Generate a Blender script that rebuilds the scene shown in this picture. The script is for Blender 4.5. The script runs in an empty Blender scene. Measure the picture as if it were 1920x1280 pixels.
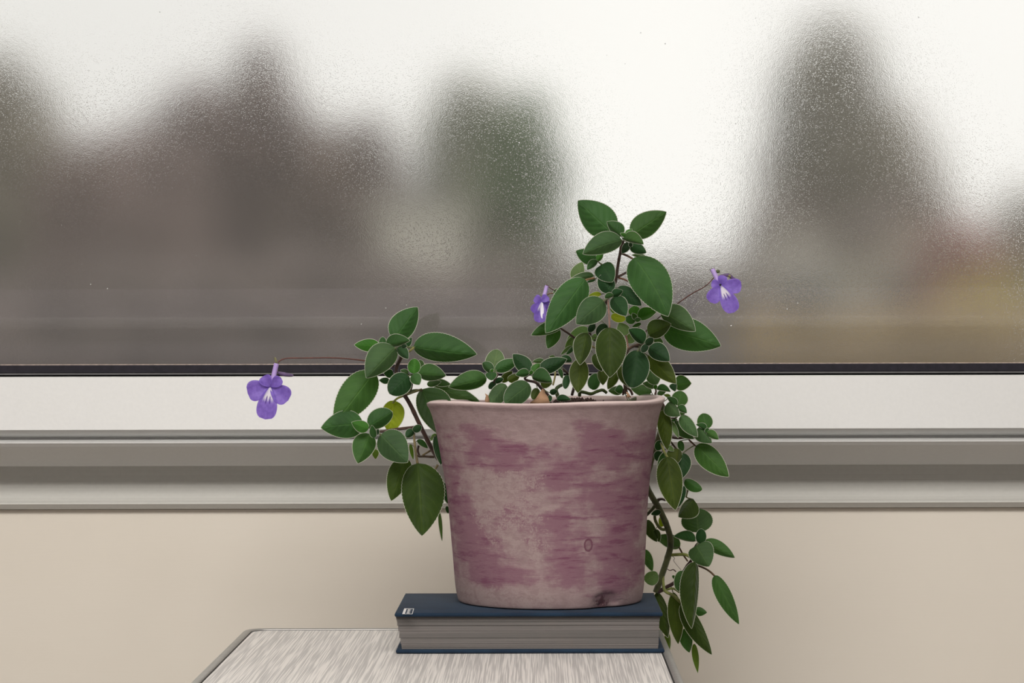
import bpy, bmesh, math, random
from mathutils import Vector, Matrix, noise as mnoise

random.seed(7)
SC = bpy.context.scene
COL = SC.collection
# ------------------------------------------------------------------ camera
EYE = 0.90                      # camera height above the floor
F = 4700.0                      # focal length in pixels of a 1920 px wide frame
CY = -2.26                      # camera y (front edge of the book is y = 0)
ROLL = math.radians(0.12)
cam_d = bpy.data.cameras.new('camera')
cam_d.sensor_width = 36.0
cam_d.lens = F / 1920 * 36
cam_d.shift_x = -50 / 1920
cam_d.clip_end = 400
cam = bpy.data.objects.new('camera', cam_d)
COL.objects.link(cam)
cam.rotation_mode = 'XYZ'
cam.matrix_world = Matrix.Translation((0, CY, EYE)) @ Matrix.Rotation(math.pi / 2, 4, 'X') @ Matrix.Rotation(-ROLL, 4, 'Z')
SC.camera = cam
RCAM = cam.matrix_world.to_3x3()
CPOS = Vector((0, CY, EYE))

def ray(px, py):
    return RCAM @ Vector(((px - 1010) / F, (640 - py) / F, -1.0))
def P(px, py, y):               # photo pixel -> world point at depth plane y
    d = ray(px, py)
    return CPOS + d * ((y - CY) / d.y)
def PZ(px, py, z):              # photo pixel -> world point on the horizontal plane z
    d = ray(px, py)
    return CPOS + d * ((z - EYE) / d.z)
def ZAT(py, y):                 # height of a horizontal line seen at row py (at the middle of the frame)
    return EYE + (640.5 - py) * (y - CY) / F

# ------------------------------------------------------------------ world, lights, exposure
W = bpy.data.worlds.new('overcast_sky')
SC.world = W
W.use_nodes = True
wn = W.node_tree
wn.nodes.clear()
w_out = wn.nodes.new('ShaderNodeOutputWorld')
w_bg = wn.nodes.new('ShaderNodeBackground')
w_tc = wn.nodes.new('ShaderNodeTexCoord')
w_nz = wn.nodes.new('ShaderNodeTexNoise')
w_nz.inputs['Scale'].default_value = 3.2
w_nz.inputs['Detail'].default_value = 3
w_rp = wn.nodes.new('ShaderNodeValToRGB')
w_rp.color_ramp.elements[0].position = 0.35
w_rp.color_ramp.elements[0].color = (0.88, 0.865, 0.845, 1)
w_rp.color_ramp.elements[1].position = 0.62
w_rp.color_ramp.elements[1].color = (1.0, 0.985, 0.955, 1)
wn.links.new(w_tc.outputs['Generated'], w_nz.inputs['Vector'])
wn.links.new(w_nz.outputs['Fac'], w_rp.inputs['Fac'])
# the cloud cover is a little thinner, and so brighter, towards the right
w_sx = wn.nodes.new('ShaderNodeSeparateXYZ')
w_mr = wn.nodes.new('ShaderNodeMapRange')
w_mr.interpolation_type = 'SMOOTHSTEP'
for k_, v_ in (('From Min', -0.35), ('From Max', 0.08), ('To Min', 0.74), ('To Max', 1.0)): w_mr.inputs[k_].default_value = v_
w_mu = wn.nodes.new('ShaderNodeVectorMath'); w_mu.operation = 'SCALE'
wn.links.new(w_tc.outputs['Generated'], w_sx.inputs[0])
wn.links.new(w_sx.outputs[0], w_mr.inputs['Value'])
wn.links.new(w_rp.outputs['Color'], w_mu.inputs[0])
wn.links.new(w_mr.outputs['Result'], w_mu.inputs['Scale'])
wn.links.new(w_mu.outputs[0], w_bg.inputs['Color'])
w_bg.inputs['Strength'].default_value = 1.22
wn.links.new(w_bg.outputs['Background'], w_out.inputs['Surface'])

def area(name, loc, target, sx, sy, power, color):
    l = bpy.data.lights.new(name, 'AREA')
    l.shape = 'RECTANGLE'; l.size = sx; l.size_y = sy; l.energy = power; l.color = color
    o = bpy.data.objects.new(name, l)
    COL.objects.link(o)
    o.location = loc
    o.rotation_euler = (Vector(target) - Vector(loc)).to_track_quat('-Z', 'Y').to_euler()
    return o
area('room_ceiling_light', (-0.2, -1.55, 2.52), (0, 0.2, 0.9), 2.4, 1.1, 84, (1.0, 0.965, 0.925))
area('back_board_fill_light', (0.0, -2.9, 2.54), (0.0, -3.7, 0.8), 3.0, 0.4, 105, (1.0, 0.965, 0.94))  # added fill, brightens the back wall board so the glass mirrors it

VS = SC.view_settings
SC.display_settings.display_device = 'sRGB'
VS.view_transform = 'Standard'
VS.look = 'None'
VS.exposure = 0.0
VS.gamma = 1.0
VS.use_curve_mapping = False

# ------------------------------------------------------------------ helpers
def tag(o, label=None, cat=None, group=None, kind=None):
    if label: o['label'] = label
    if cat: o['category'] = cat
    if group: o['group'] = group
    if kind: o['kind'] = kind
    return o
def empty(name, loc=(0, 0, 0)):
    o = bpy.data.objects.new(name, None)
    COL.objects.link(o)
    o.location = loc
    o.empty_display_size = 0.02
    return o
def mesh(name, verts, faces, mats=None, parent=None, smooth=True, uvs=None, fmat=None):
    me = bpy.data.meshes.new(name)
    off = Vector(parent.location) if parent and parent.parent is None else (
        Vector(parent.location) + Vector(parent.parent.location) if parent else Vector((0, 0, 0)))
    me.from_pydata([tuple(Vector(v) - off) for v in verts], [], faces)
    for m in (mats if isinstance(mats, (list, tuple)) else [mats]):
        if m: me.materials.append(m)
    if smooth: me.polygons.foreach_set('use_smooth', [True] * len(me.polygons))
    if fmat: me.polygons.foreach_set('material_index', fmat)
    if uvs:
        ul = me.uv_layers.new(name='UVMap')
        for lp in me.loops: ul.data[lp.index].uv = uvs[lp.vertex_index]
    me.update()
    o = bpy.data.objects.new(name, me)
    COL.objects.link(o)
    if parent: o.parent = parent
    return o
def bm_obj(name, bm, mats=None, parent=None, smooth=False):
    bm.normal_update()
    vs = [v.co.copy() for v in bm.verts]
    bm.verts.index_update()
    fs = [[v.index for v in f.verts] for f in bm.faces]
    bm.free()
    return mesh(name, vs, fs, mats, parent, smooth)
def box_bm(x0, x1, y0, y1, z0, z1, bev=0.0, seg=2, bm=None):
    b = bmesh.new()
    bmesh.ops.create_cube(b, size=1.0)
    for v in b.verts:
        v.co = Vector((x0 + (v.co.x + .5) * (x1 - x0), y0 + (v.co.y + .5) * (y1 - y0), z0 + (v.co.z + .5) * (z1 - z0)))
    if bev > 0:
        bmesh.ops.bevel(b, geom=list(b.edges), offset=bev, segments=seg, profile=0.5, affect='EDGES')
    if bm is None: return b
    me = bpy.data.meshes.new('tmp'); b.to_mesh(me); b.free(); bm.from_mesh(me); bpy.data.meshes.remove(me)
    return bm
def box(name, x0, x1, y0, y1, z0, z1, mat, parent=None, bev=0.0, seg=2):
    return bm_obj(name, box_bm(x0, x1, y0, y1, z0, z1, bev, seg), mat, parent, bev > 0)
def spline(pts, n):
    """Catmull-Rom through points (any dimension tuple) -> list"""
    out = []
    m = len(pts)
    if m == 2:
        return [tuple(a + (b - a) * i / n for a, b in zip(*pts)) for i in range(n + 1)]
    for s in range(m - 1):
        p0, p1, p2, p3 = pts[max(s - 1, 0)], pts[s], pts[s + 1], pts[min(s + 2, m - 1)]
        for i in range(n):
            t = i / n
            out.append(tuple(0.5 * (2 * b + (c - a) * t + (2 * a - 5 * b + 4 * c - d) * t * t + (3 * b - a - 3 * c + d) * t ** 3)
                             for a, b, c, d in zip(p0, p1, p2, p3)))
    out.append(tuple(pts[-1]))
    return out
def tube_geo(path, radii, ns=8, caps=True):
    vs, fs = [], []
    n = len(path)
    up = Vector((0.13, 0.97, 0.21))
    for i, p in enumerate(path):
        t = (Vector(path[min(i + 1, n - 1)]) - Vector(path[max(i - 1, 0)]))
        t = t.normalized() if t.length > 1e-9 else Vector((0, 0, 1))
        a = (up - t * up.dot(t)).normalized()
        b = t.cross(a)
        up = a
        for k in range(ns):
            an = 2 * math.pi * k / ns
            vs.append(Vector(p) + (a * math.cos(an) + b * math.sin(an)) * radii[i])
    for i in range(n - 1):
        for k in range(ns):
            k2 = (k + 1) % ns
            fs.append((i * ns + k, i * ns + k2, (i + 1) * ns + k2, (i + 1) * ns + k))
    if caps:
        fs.append(tuple(range(ns - 1, -1, -1)))
        fs.append(tuple((n - 1) * ns + k for k in range(ns)))
    return vs, fs

# ------------------------------------------------------------------ materials
class NT:
    def __init__(s, name, rough=0.6, color=(.5, .5, .5), **kw):
        s.m = bpy.data.materials.new(name)
        s.m.use_nodes = True
        s.t = s.m.node_tree
        s.b = s.t.nodes['Principled BSDF']
        s.out = s.t.nodes['Material Output']
        s.b.inputs['Roughness'].default_value = rough
        s.b.inputs['Base Color'].default_value = (*color, 1)
        for k, v in kw.items(): s.b.inputs[k.replace('_', ' ')].default_value = v
    def n(s, typ, **kw):
        nd = s.t.nodes.new(typ)
        for k, v in kw.items():
            if k in nd.inputs: nd.inputs[k].default_value = v
            else: setattr(nd, k, v)
        return nd
    def l(s, a, b): s.t.links.new(a, b)
    def math(s, op, a, b=0.0, c=None, clamp=False):
        nd = s.t.nodes.new('ShaderNodeMath'); nd.operation = op; nd.use_clamp = clamp
        for i, x in enumerate((a, b, c)):
            if x is None: continue
            if isinstance(x, (int, float)): nd.inputs[i].default_value = x
            else: s.l(x, nd.inputs[i])
        return nd.outputs[0]
    def mapping(s, src, scale, loc=(0, 0, 0)):
        mp = s.t.nodes.new('ShaderNodeMapping')
        mp.inputs['Scale'].default_value = scale
        mp.inputs['Location'].default_value = loc
        s.l(src, mp.inputs['Vector'])
        return mp.outputs[0]
    def noise(s, vec, scale, detail=2.0, rough=0.5, dist=0.0):
        nd = s.n('ShaderNodeTexNoise', Scale=scale, Detail=detail, Roughness=rough, Distortion=dist)
        if vec is not None: s.l(vec, nd.inputs['Vector'])
        return nd.outputs['Fac']
    def ramp(s, fac, stops):
        r = s.t.nodes.new('ShaderNodeValToRGB')
        e = r.color_ramp.elements
        while len(e) < len(stops): e.new(0.5)
        for el, (p, c) in zip(e, stops):
            el.position = p
            el.color = (*c, 1) if len(c) == 3 else c
        s.l(fac, r.inputs['Fac'])
        return r.outputs['Color']
    def step(s, fac, a, b):
        mr = s.t.nodes.new('ShaderNodeMapRange')
        mr.interpolation_type = 'SMOOTHSTEP'
        mr.inputs['From Min'].default_value = a; mr.inputs['From Max'].default_value = b
        s.l(fac, mr.inputs['Value'])
        return mr.outputs['Result']
    def mix(s, fac, a, b, blend='MIX'):
        nd = s.t.nodes.new('ShaderNodeMix'); nd.data_type = 'RGBA'; nd.blend_type = blend
        for sock, x in ((nd.inputs['Factor'], fac), (nd.inputs['A'], a), (nd.inputs['B'], b)):
            pass
        ins = [i for i in nd.inputs if i.enabled]
        for sock, x in zip(ins, (fac, a, b)):
            if isinstance(x, (int, float)): sock.default_value = x
            elif isinstance(x, tuple): sock.default_value = (*x, 1) if len(x) == 3 else x
            else: s.l(x, sock)
        return [o for o in nd.outputs if o.enabled][0]
    def bump(s, h, strength=0.3, dist=0.001, target=None):
        b = s.n('ShaderNodeBump', Strength=strength, Distance=dist)
        s.l(h, b.inputs['Height'])
        s.l(b.outputs['Normal'], (target or s.b).inputs['Normal'])
        return b
    def coord(s, which='Object'):
        return s.n('ShaderNodeTexCoord').outputs[which]

def plain(name, color, rough=0.6, nscale=0, var=0.0, bump=0.0, bdist=0.0005, **kw):
    t = NT(name, rough, color, **kw)
    if nscale:
        c = t.coord()
        nz = t.noise(c, nscale, 4)
        if var:
            lo = tuple(x * (1 - var) for x in color); hi = tuple(min(1, x * (1 + var)) for x in color)
            t.l(t.ramp(nz, [(0.3, lo), (0.7, hi)]), t.b.inputs['Base Color'])
        if bump: t.bump(nz, bump, bdist)
    return t.m

M_frame = plain('white_frame_paint', (0.70, 0.70, 0.685), 0.45, 260, 0.015, 0.12, 0.0006)
M_trim = plain('grey_white_trim_paint', (0.64, 0.63, 0.59), 0.5, 200, 0.02, 0.06)
M_gasket = plain('black_rubber_gasket', (0.016, 0.014, 0.020), 0.7, 150, 0.2, 0.1, Specular_IOR_Level=0.2)
M_bead = plain('dark_grey_bead', (0.10, 0.098, 0.10), 0.6, 150, 0.1, Specular_IOR_Level=0.25)
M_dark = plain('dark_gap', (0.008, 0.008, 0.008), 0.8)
M_alu = plain('grey_aluminium', (0.42, 0.41, 0.39), 0.4, 120, 0.08, 0.05, Metallic=0.6)
M_floor = plain('grey_floor', (0.20, 0.18, 0.16), 0.6, 8, 0.15)
M_ceil = plain('white_ceiling', (0.75, 0.74, 0.72), 0.9, 30, 0.02)
M_room = plain('room_wall_paint', (0.36, 0.34, 0.33), 0.8, 30, 0.03)
M_back = plain('dark_back_wall_paint', (0.07, 0.066, 0.064), 0.8, 30, 0.03)
M_band_board = plain('pale_lilac_board', (0.50, 0.46, 0.52), 0.8, 20, 0.03)
M_band_rail = plain('pale_rail_paint', (0.85, 0.82, 0.84), 0.7, 20, 0.02)

t = NT('cream_wall_panel', 0.7, (0.72, 0.655, 0.56))
c = t.coord()
a1 = t.noise(t.mapping(c, (1.2, 1, 4)), 1.8, 3)
a2 = t.noise(t.mapping(c, (30, 30, 400)), 1.0, 3)
t.l(t.mix(a1, (0.79, 0.725, 0.625), (0.85, 0.795, 0.705)), t.b.inputs['Base Color'])
t.bump(a2, 0.15, 0.0004)
M_wall = t.m

# fogged double glazing: smooth inner face, rough wet outer face
t = NT('window_glass_inner_face')
t.t.nodes.remove(t.b)
g = t.n('ShaderNodeBsdfGlass', IOR=1.45, Roughness=0.0)
g.inputs['Color'].default_value = (0.97, 0.97, 0.96, 1)
t.l(g.outputs[0], t.out.inputs['Surface'])
M_glass_in = t.m
t = NT('fogged_glass_outer_face')
t.t.nodes.remove(t.b)
g = t.n('ShaderNodeBsdfGlass', IOR=1.45, Roughness=0.105)
g.inputs['Color'].default_value = (0.97, 0.97, 0.96, 1)
c = t.coord()
n1 = t.noise(c, 1050, 2, 0.65)
n2 = t.noise(c, 170, 2, 0.5)
vo = t.n('ShaderNodeTexVoronoi', Scale=880.0, feature='F1'); t.l(c, vo.inputs['Vector'])
sv = t.n('ShaderNodeSeparateColor'); t.l(vo.outputs['Color'], sv.inputs[0])
drop = t.math('MULTIPLY', t.math('SUBTRACT', 1.0, t.step(vo.outputs['Distance'], .05, .48)), t.step(sv.outputs[0], .15, .95))
h = t.math('ADD', t.math('ADD', t.math('MULTIPLY', n1, .6), t.math('MULTIPLY', n2, 0.5)), t.math('MULTIPLY', drop, .5))
bp = t.n('ShaderNodeBump', Strength=1.0, Distance=0.000085)
t.l(h, bp.inputs['Height'])
t.l(bp.outputs['Normal'], g.inputs['Normal'])
# droplets scatter a little light of their own
df = t.n('ShaderNodeBsdfTranslucent')
df.inputs['Color'].default_value = (0.9, 0.88, 0.86, 1)
mx = t.n('ShaderNodeMixShader')
mx.inputs[0].default_value = 0.09
t.l(g.outputs[0], mx.inputs[1]); t.l(df.outputs[0], mx.inputs[2])
t.l(mx.outputs[0], t.out.inputs['Surface'])
M_glass_out = t.m

# ------------------------------------------------------------------ room shell
RX, RY0, RZ = 2.2, -3.7, 2.6
YG = 0.40                          # inner face of the glass
YW = 0.409                         # plane of the cream wall panel
tag(box('floor', -RX, RX, RY0, 0.6, -0.06, 0.0, M_floor), kind='structure')
tag(box('ceiling', -RX, RX, RY0, 0.6, RZ, RZ + 0.06, M_ceil), kind='structure')
tag(box('wall_left', -RX - 0.06, -RX, RY0, 0.6, 0, RZ, M_room), kind='structure')
tag(box('wall_right', RX, RX + 0.06, RY0, 0.6, 0, RZ, M_room), kind='structure')
tag(box('wall_back', -RX, RX, RY0 - 0.06, RY0, 0, RZ, M_back), kind='structure')
# board and paler rail added out of view, to mirror bands across the glass
YV = 2 * YG - RY0                  # mirror depth of the back wall
def zmir(py): return EYE + (640.5 - py) * (YV - CY) / F
tag(box('reflection_board', -RX, RX, RY0, RY0 + 0.02, zmir(690), zmir(541), M_band_board), kind='structure')
tag(box('reflection_rail', -RX, RX, RY0 + 0.02, RY0 + 0.04, zmir(616), zmir(594), M_band_rail, bev=0.004), kind='structure')

def profile_strip(name, pts, mat, parent=None, x0=-RX, x1=RX, back=0.5):
    """horizontal moulding: pts = (row, y) from top to bottom, extruded along x"""
    ring = [(y, ZAT(r, y)) for r, y in pts]
    ring = ring + [(back, ring[-1][1]), (back, ring[0][1])]
    n = len(ring)
    vs = [(x0, y, z) for y, z in ring] + [(x1, y, z) for y, z in ring]
    fs = [(i, i + n, (i + 1) % n + n, (i + 1) % n) for i in range(n)]
    fs += [tuple(range(n)), tuple(range(2 * n - 1, n - 1, -1))]
    return mesh(name, vs, fs, mat, parent, smooth=False)

win = tag(empty('window_1', (0, YG, ZAT(700, YG))), kind='structure')
profile_strip('gasket', [(683.2, 0.3825), (684.0, 0.3805), (697, 0.3765), (698, 0.378)], M_gasket, win, back=YG + 0.02)
profile_strip('glazing_bead', [(697.6, 0.3785), (698.3, 0.376), (701.0, 0.3755), (701.6, 0.379)], M_bead, win, back=YG + 0.02)
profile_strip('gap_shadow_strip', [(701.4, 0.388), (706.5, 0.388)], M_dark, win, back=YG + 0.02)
profile_strip('bottom_rail', [(705.2, 0.385), (704.6, 0.372), (706.2, 0.368), (804.4, 0.352), (806, 0.353), (812, 0.359), (819, 0.372), (821.5, 0.372),
                              (827, 0.353), (829.5, 0.353), (836, 0.357), (871, 0.388), (872.5, 0.392)], M_frame, win)
ztop = EYE + 1.05
box('top_rail', -RX, RX, 0.355, 0.47, ztop, ztop + 0.09, M_frame, win, bev=0.003)
for sx in (-1, 1):
    x = sx * 1.75
    box('side_rail', x - 0.05, x + 0.05, 0.355, 0.47, ZAT(703, 0.37), ztop, M_frame, win, bev=0.003)
zb = ZAT(700, YG)
pane = mesh('glass_pane', [(x, y, z) for y in (YG, YG + 0.006) for x in (-1.75, 1.75) for z in (zb, ztop + 0.02)],
            [(0, 1, 3, 2), (4, 6, 7, 5), (0, 4, 5, 1), (2, 3, 7, 6), (0, 2, 6, 4), (1, 5, 7, 3)], [M_glass_in, M_glass_out], win, smooth=False,
            fmat=[0, 1, 0, 0, 0, 0])
# loose drops on the inner face
rnd = random.Random(3)
bm = bmesh.new()
for k in range(70):
    r_ = rnd.choice((.0003, .0004, .0005, .0007))
    c_ = P(rnd.uniform(0, 1920), rnd.uniform(20, 660), YG)
    bmesh.ops.create_icosphere(bm, subdivisions=1, radius=r_, matrix=Matrix.Translation((c_.x, YG - r_ * .3, c_.z)) @ Matrix.Diagonal((1, .5, 1.15, 1)))
dr = bm_obj('water_droplets', bm, plain('clear_water', (1, 1, 1), 0.02, Transmission_Weight=1.0, IOR=1.33), win, True)
dr['kind'] = 'stuff'
# thin line of grime where the pane meets the rubber
profile_strip('sealant_line', [(681.6, YG - 0.0012), (683.4, YG - 0.0022)], plain('pale_sealant', (0.42, 0.33, 0.28), 0.8, 300, 0.3), win, x0=-1.7, x1=1.7, back=YG - 0.0002)

# recessed apron and lip under the window
profile_strip('trim_1', [(871, 0.430), (880, 0.4295), (890, 0.428), (900, 0.4255), (910, 0.422), (918, 0.4185), (926, 0.414), (932, 0.4095), (937, 0.4045), (941.5, 0.398), (943.5, 0.397), (952.5, 0.402), (954, 0.414)], M_trim)
bpy.data.objects['trim_1']['kind'] = 'structure'
tag(box('wall_front', -RX, RX, YW, 0.6, 0, ZAT(954, YW), M_wall), kind='structure')
tag(box('wall_front_top', -RX, RX, YW - 0.03, 0.6, ztop + 0.09, RZ, M_wall), kind='structure')
for sx in (-1, 1):
    a, b = sorted((sx * 1.8, sx * RX))
    tag(box('wall_front_side', a, b, YW - 0.03, 0.6, ZAT(706, YW), ztop + 0.09, M_wall), kind='structure')

# ------------------------------------------------------------------ outside, behind the fogged glass
t = NT('foliage', 0.9)
oi = t.n('ShaderNodeObjectInfo')
nz = t.noise(t.coord(), 2.2, 4)
t.l(t.mix(t.step(nz, 0.3, 0.7), t.mix(1.0, oi.outputs['Color'], (0.7, 0.7, 0.7), 'MULTIPLY'), t.mix(1.0, oi.outputs['Color'], (1.35, 1.33, 1.3), 'MULTIPLY')), t.b.inputs['Base Color'])
M_fol = t.m
M_bark = plain('bark', (0.10, 0.075, 0.055), 0.9, 20, 0.3)
M_lawn = plain('lawn', (0.16, 0.17, 0.07), 0.95, 3, 0.35)
M_pale = plain('pale_render', (0.50, 0.46, 0.42), 0.8, 2, 0.06)
M_roof = plain('brown_roof_tiles', (0.16, 0.12, 0.11), 0.8, 6, 0.2)
M_pane = plain('dark_pane', (0.05, 0.055, 0.06), 0.2)

tag(box('ground', -40, 40, 0.7, 140, -2.2, -2.0, M_lawn), kind='structure')
GZ = -2.0
def crown(name, cx, cz, y, rx, rz, n, color, parent, leaf=0.16, shape='round', seed=1):
    """clump of leaf blades filling an ellipsoid or a cone"""
    rnd = random.Random(seed)
    vs, fs = [], []
    ry = min(rx, 2.5)
    for i in range(n):
        while True:
            a, b, c_ = (rnd.uniform(-1, 1) for _ in range(3))
            r2 = a * a + b * b + c_ * c_
            if shape == 'round':
                wob = 0.82 + 0.3 * mnoise.noise(Vector((a * 1.7 + seed, b * 1.7, c_ * 1.7)))
                if r2 < wob * wob: break
            else:
                k = (1 - c_) / 2
                if a * a + b * b < (0.16 + 0.84 * k ** 0.58) ** 2: break
        p = Vector((cx + a * rx, y + b * ry, cz + c_ * rz))
        d1 = Vector((rnd.gauss(0, 1), rnd.gauss(0, 1), rnd.gauss(0, 1))).normalized()
        d2 = d1.orthogonal().normalized()
        s = leaf * rnd.uniform(0.6, 1.4)
        k = len(vs)
        vs += [p - d1 * s, p + d2 * s * .5, p + d1 * s, p - d2 * s * .5]
        fs.append((k, k + 1, k + 2, k + 3))
    o = mesh(name, vs, fs, M_fol, parent, smooth=False)
    o.color = (*color, 1)
    return o
def tree(label, px, ptop, pbot, rpx, Y, color, n=1800, shape='round', kind='tree', grp=None, seed=1, name='garden_tree'):
    D = (Y - CY) / F
    top, bot = P(px, ptop, Y), P(px, pbot, Y)
    cz, rz = (top.z + bot.z) / 2, (top.z - bot.z) / 2
    e = empty(name, (top.x, Y, GZ))
    tag(e, label, kind, grp)
    crown('crown', top.x, cz, Y, rpx * D, rz, n, color, e, leaf=26 * D, shape=shape, seed=seed)
    path = [(top.x, Y, GZ), (top.x + 0.1, Y, (GZ + cz) / 2), (top.x, Y, cz + rz * 0.5)]
    vs, fs = tube_geo(spline(path, 4), [0.22 - 0.02 * i for i in range(9)], 8)
    mesh('trunk', vs, fs, M_bark, e)
    return e
G1 = 'trees beyond the fogged window'
COPPER = (0.25, 0.19, 0.178)
tree('tall olive tree at the left edge behind the fogged glass', -20, 40, 640, 170, 26, (0.28, 0.25, 0.20), 3000, seed=2, grp=G1)
tree('broad dark copper tree low at left behind the fogged glass', 235, 215, 720, 240, 22, COPPER, 4200, seed=3, grp=G1)
tree('dark copper tree with the highest top at left centre behind the glass', 490, 65, 560, 95, 24, COPPER, 2200, seed=4, grp=G1)
tree('dark copper tree leaning between the highest and the broad copper tree', 375, 110, 600, 150, 28, COPPER, 2600, seed=14, grp=G1)
tree('reddish brown tree between the copper tree and the green tree', 650, 178, 700, 150, 23, (0.225, 0.175, 0.155), 2800, seed=5, grp=G1)
tree('rounded grey green tree left above the potted plant', 890, 125, 500, 125, 25, (0.25, 0.26, 0.19), 1700, seed=6, grp=G1)
tree('pale grey tree low behind the top of the plant', 930, 290, 700, 180, 33, (0.40, 0.37, 0.33), 1500, seed=16, grp=G1)
tree('small dark green tree just left above the top leaves of the plant', 985, 165, 470, 80, 22, (0.12, 0.19, 0.075), 1200, seed=7, grp=G1)
tree('tall pointed conifer behind the glass at right', 1560, 22, 820, 225, 46, (0.24, 0.22, 0.175), 4200, 'cone', seed=8, grp=G1, name='conifer')
tree('smaller sloping conifer to the right of the tall one', 1675, 200, 760, 190, 52, (0.31, 0.255, 0.20), 2600, 'cone', seed=9, grp=G1, name='conifer')
tree('pinkish shrub at the far right behind the glass', 1800, 390, 640, 90, 30, (0.46, 0.26, 0.23), 1000, kind='shrub', seed=10, name='garden_shrub')
tree('yellow green shrub low at the far right behind the glass', 1850, 500, 760, 130, 27, (0.55, 0.46, 0.14), 1300, kind='shrub', seed=11, name='garden_shrub')
tree('brown shrub at the right edge behind the glass, topmost there', 1930, 340, 640, 90, 33, (0.30, 0.26, 0.20), 1000, kind='shrub', seed=12, name='garden_shrub')

def hedge(label, x0, x1, ptop, Y, color, n, seed):
    D = (Y - CY) / F
    a, b = P(x0, ptop, Y), P(x1, ptop, Y)
    e = tag(empty('hedge', ((a.x + b.x) / 2, Y, GZ)), label, 'hedge')
    rnd = random.Random(seed)
    vs, fs = [], []
    zlow = EYE - 0.25 * (Y - CY) / 10
    for i in range(n):
        x = rnd.uniform(a.x, b.x); y = Y + rnd.uniform(-.6, .6)
        zt = a.z + 0.25 * mnoise.noise(Vector((x * 0.9, seed, 0)))
        p = Vector((x, y, rnd.uniform(zlow, zt)))
        d1 = Vector((rnd.gauss(0, 1), rnd.gauss(0, 1), rnd.gauss(0, 1))).normalized(); d2 = d1.orthogonal().normalized()
        s = 26 * D * rnd.uniform(.6, 1.4); k = len(vs)
        vs += [p - d1 * s, p + d2 * s * .5, p + d1 * s, p - d2 * s * .5]
        fs.append((k, k + 1, k + 2, k + 3))
    o = mesh('foliage', vs, fs, M_fol, e, smooth=False); o.color = (*color, 1)
    o2 = box('core', a.x, b.x, Y + 0.1, Y + 0.6, GZ, a.z - 0.3, M_fol, e); o2.color = (*color, 1)
hedge('long dark hedge low behind the fogged glass on the left', -160, 960, 500, 16, (0.25, 0.205, 0.195), 5000, 21)
hedge('lower greyish hedge behind the plant and the glass', 880, 1440, 500, 26, (0.30, 0.27, 0.25), 2200, 22)
hedge('olive hedge low behind the glass on the right', 1400, 1990, 590, 21, (0.42, 0.32, 0.17), 2600, 23)

def house(label, xl, xr, peak, eave, Y, wall_m, depth=4.0):
    a, b = P(xl, eave, Y), P(xr, eave, Y)
    pk = P((xl + xr) / 2, peak, Y)
    e = tag(empty('garden_house', ((a.x + b.x) / 2, Y, GZ)), label, 'house')
    vs = []
    for y in (Y, Y + depth):
        vs += [(a.x, y, GZ), (b.x, y, GZ), (b.x, y, a.z), (pk.x, y, pk.z), (a.x, y, a.z)]
    mesh('walls', vs, [(0, 1, 2, 3, 4), (9, 8, 7, 6, 5), (0, 5, 6, 1), (1, 6, 7, 2), (4, 9, 5, 0)], wall_m, e, smooth=False)
    r = []
    o = 0.12
    for y in (Y - 0.2, Y + depth + .2):
        r += [(a.x - o, y, a.z - o * .7), (pk.x, y, pk.z + .02), (b.x + o, y, a.z - o * .7), (b.x + o, y, a.z - o * .7 + .18), (pk.x, y, pk.z + .22), (a.x - o, y, a.z - o * .7 + .18)]
    fs = [tuple(range(5, -1, -1)), tuple(range(6, 12))] + [(i, (i + 1) % 6, (i + 1) % 6 + 6, i + 6) for i in range(6)]
    mesh('roof', r, fs, M_roof, e, smooth=False)
    w = box('window', pk.x - .5, pk.x + .5, Y - .04, Y + .05, a.z - 1.6, a.z - .5, M_trim, e)
    box('pane', pk.x - .42, pk.x + .42, Y - .06, Y - .03, a.z - 1.52, a.z - .58, M_pane, w)
house('pale gabled house left of the other, blurred below the conifer', 1440, 1565, 385, 440, 30, M_pale)
house('pale gabled house right of the other, blurred below the conifer', 1650, 1770, 375, 440, 33, plain('pale_render_warm', (0.48, 0.42, 0.36), 0.8, 2, 0.06))
s0 = P(720, 385, 21); s1 = P(870, 475, 21)
sh = tag(empty('garden_shed', ((s0.x + s1.x) / 2, 21, GZ)), 'low pale garden shed blurred behind the glass left of the plant', 'shed')
box('walls', s0.x, s1.x, 20.3, 21.8, GZ, s0.z - .1, plain('white_painted_boards', (0.60, 0.57, 0.52), 0.8, 3, .05), sh)
box('roof', s0.x - .1, s1.x + .1, 20.2, 21.9, s0.z - .1, s0.z, plain('pale_felt_roof', (0.55, 0.53, 0.49), 0.8, 3, .1), sh, bev=.02)

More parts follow.
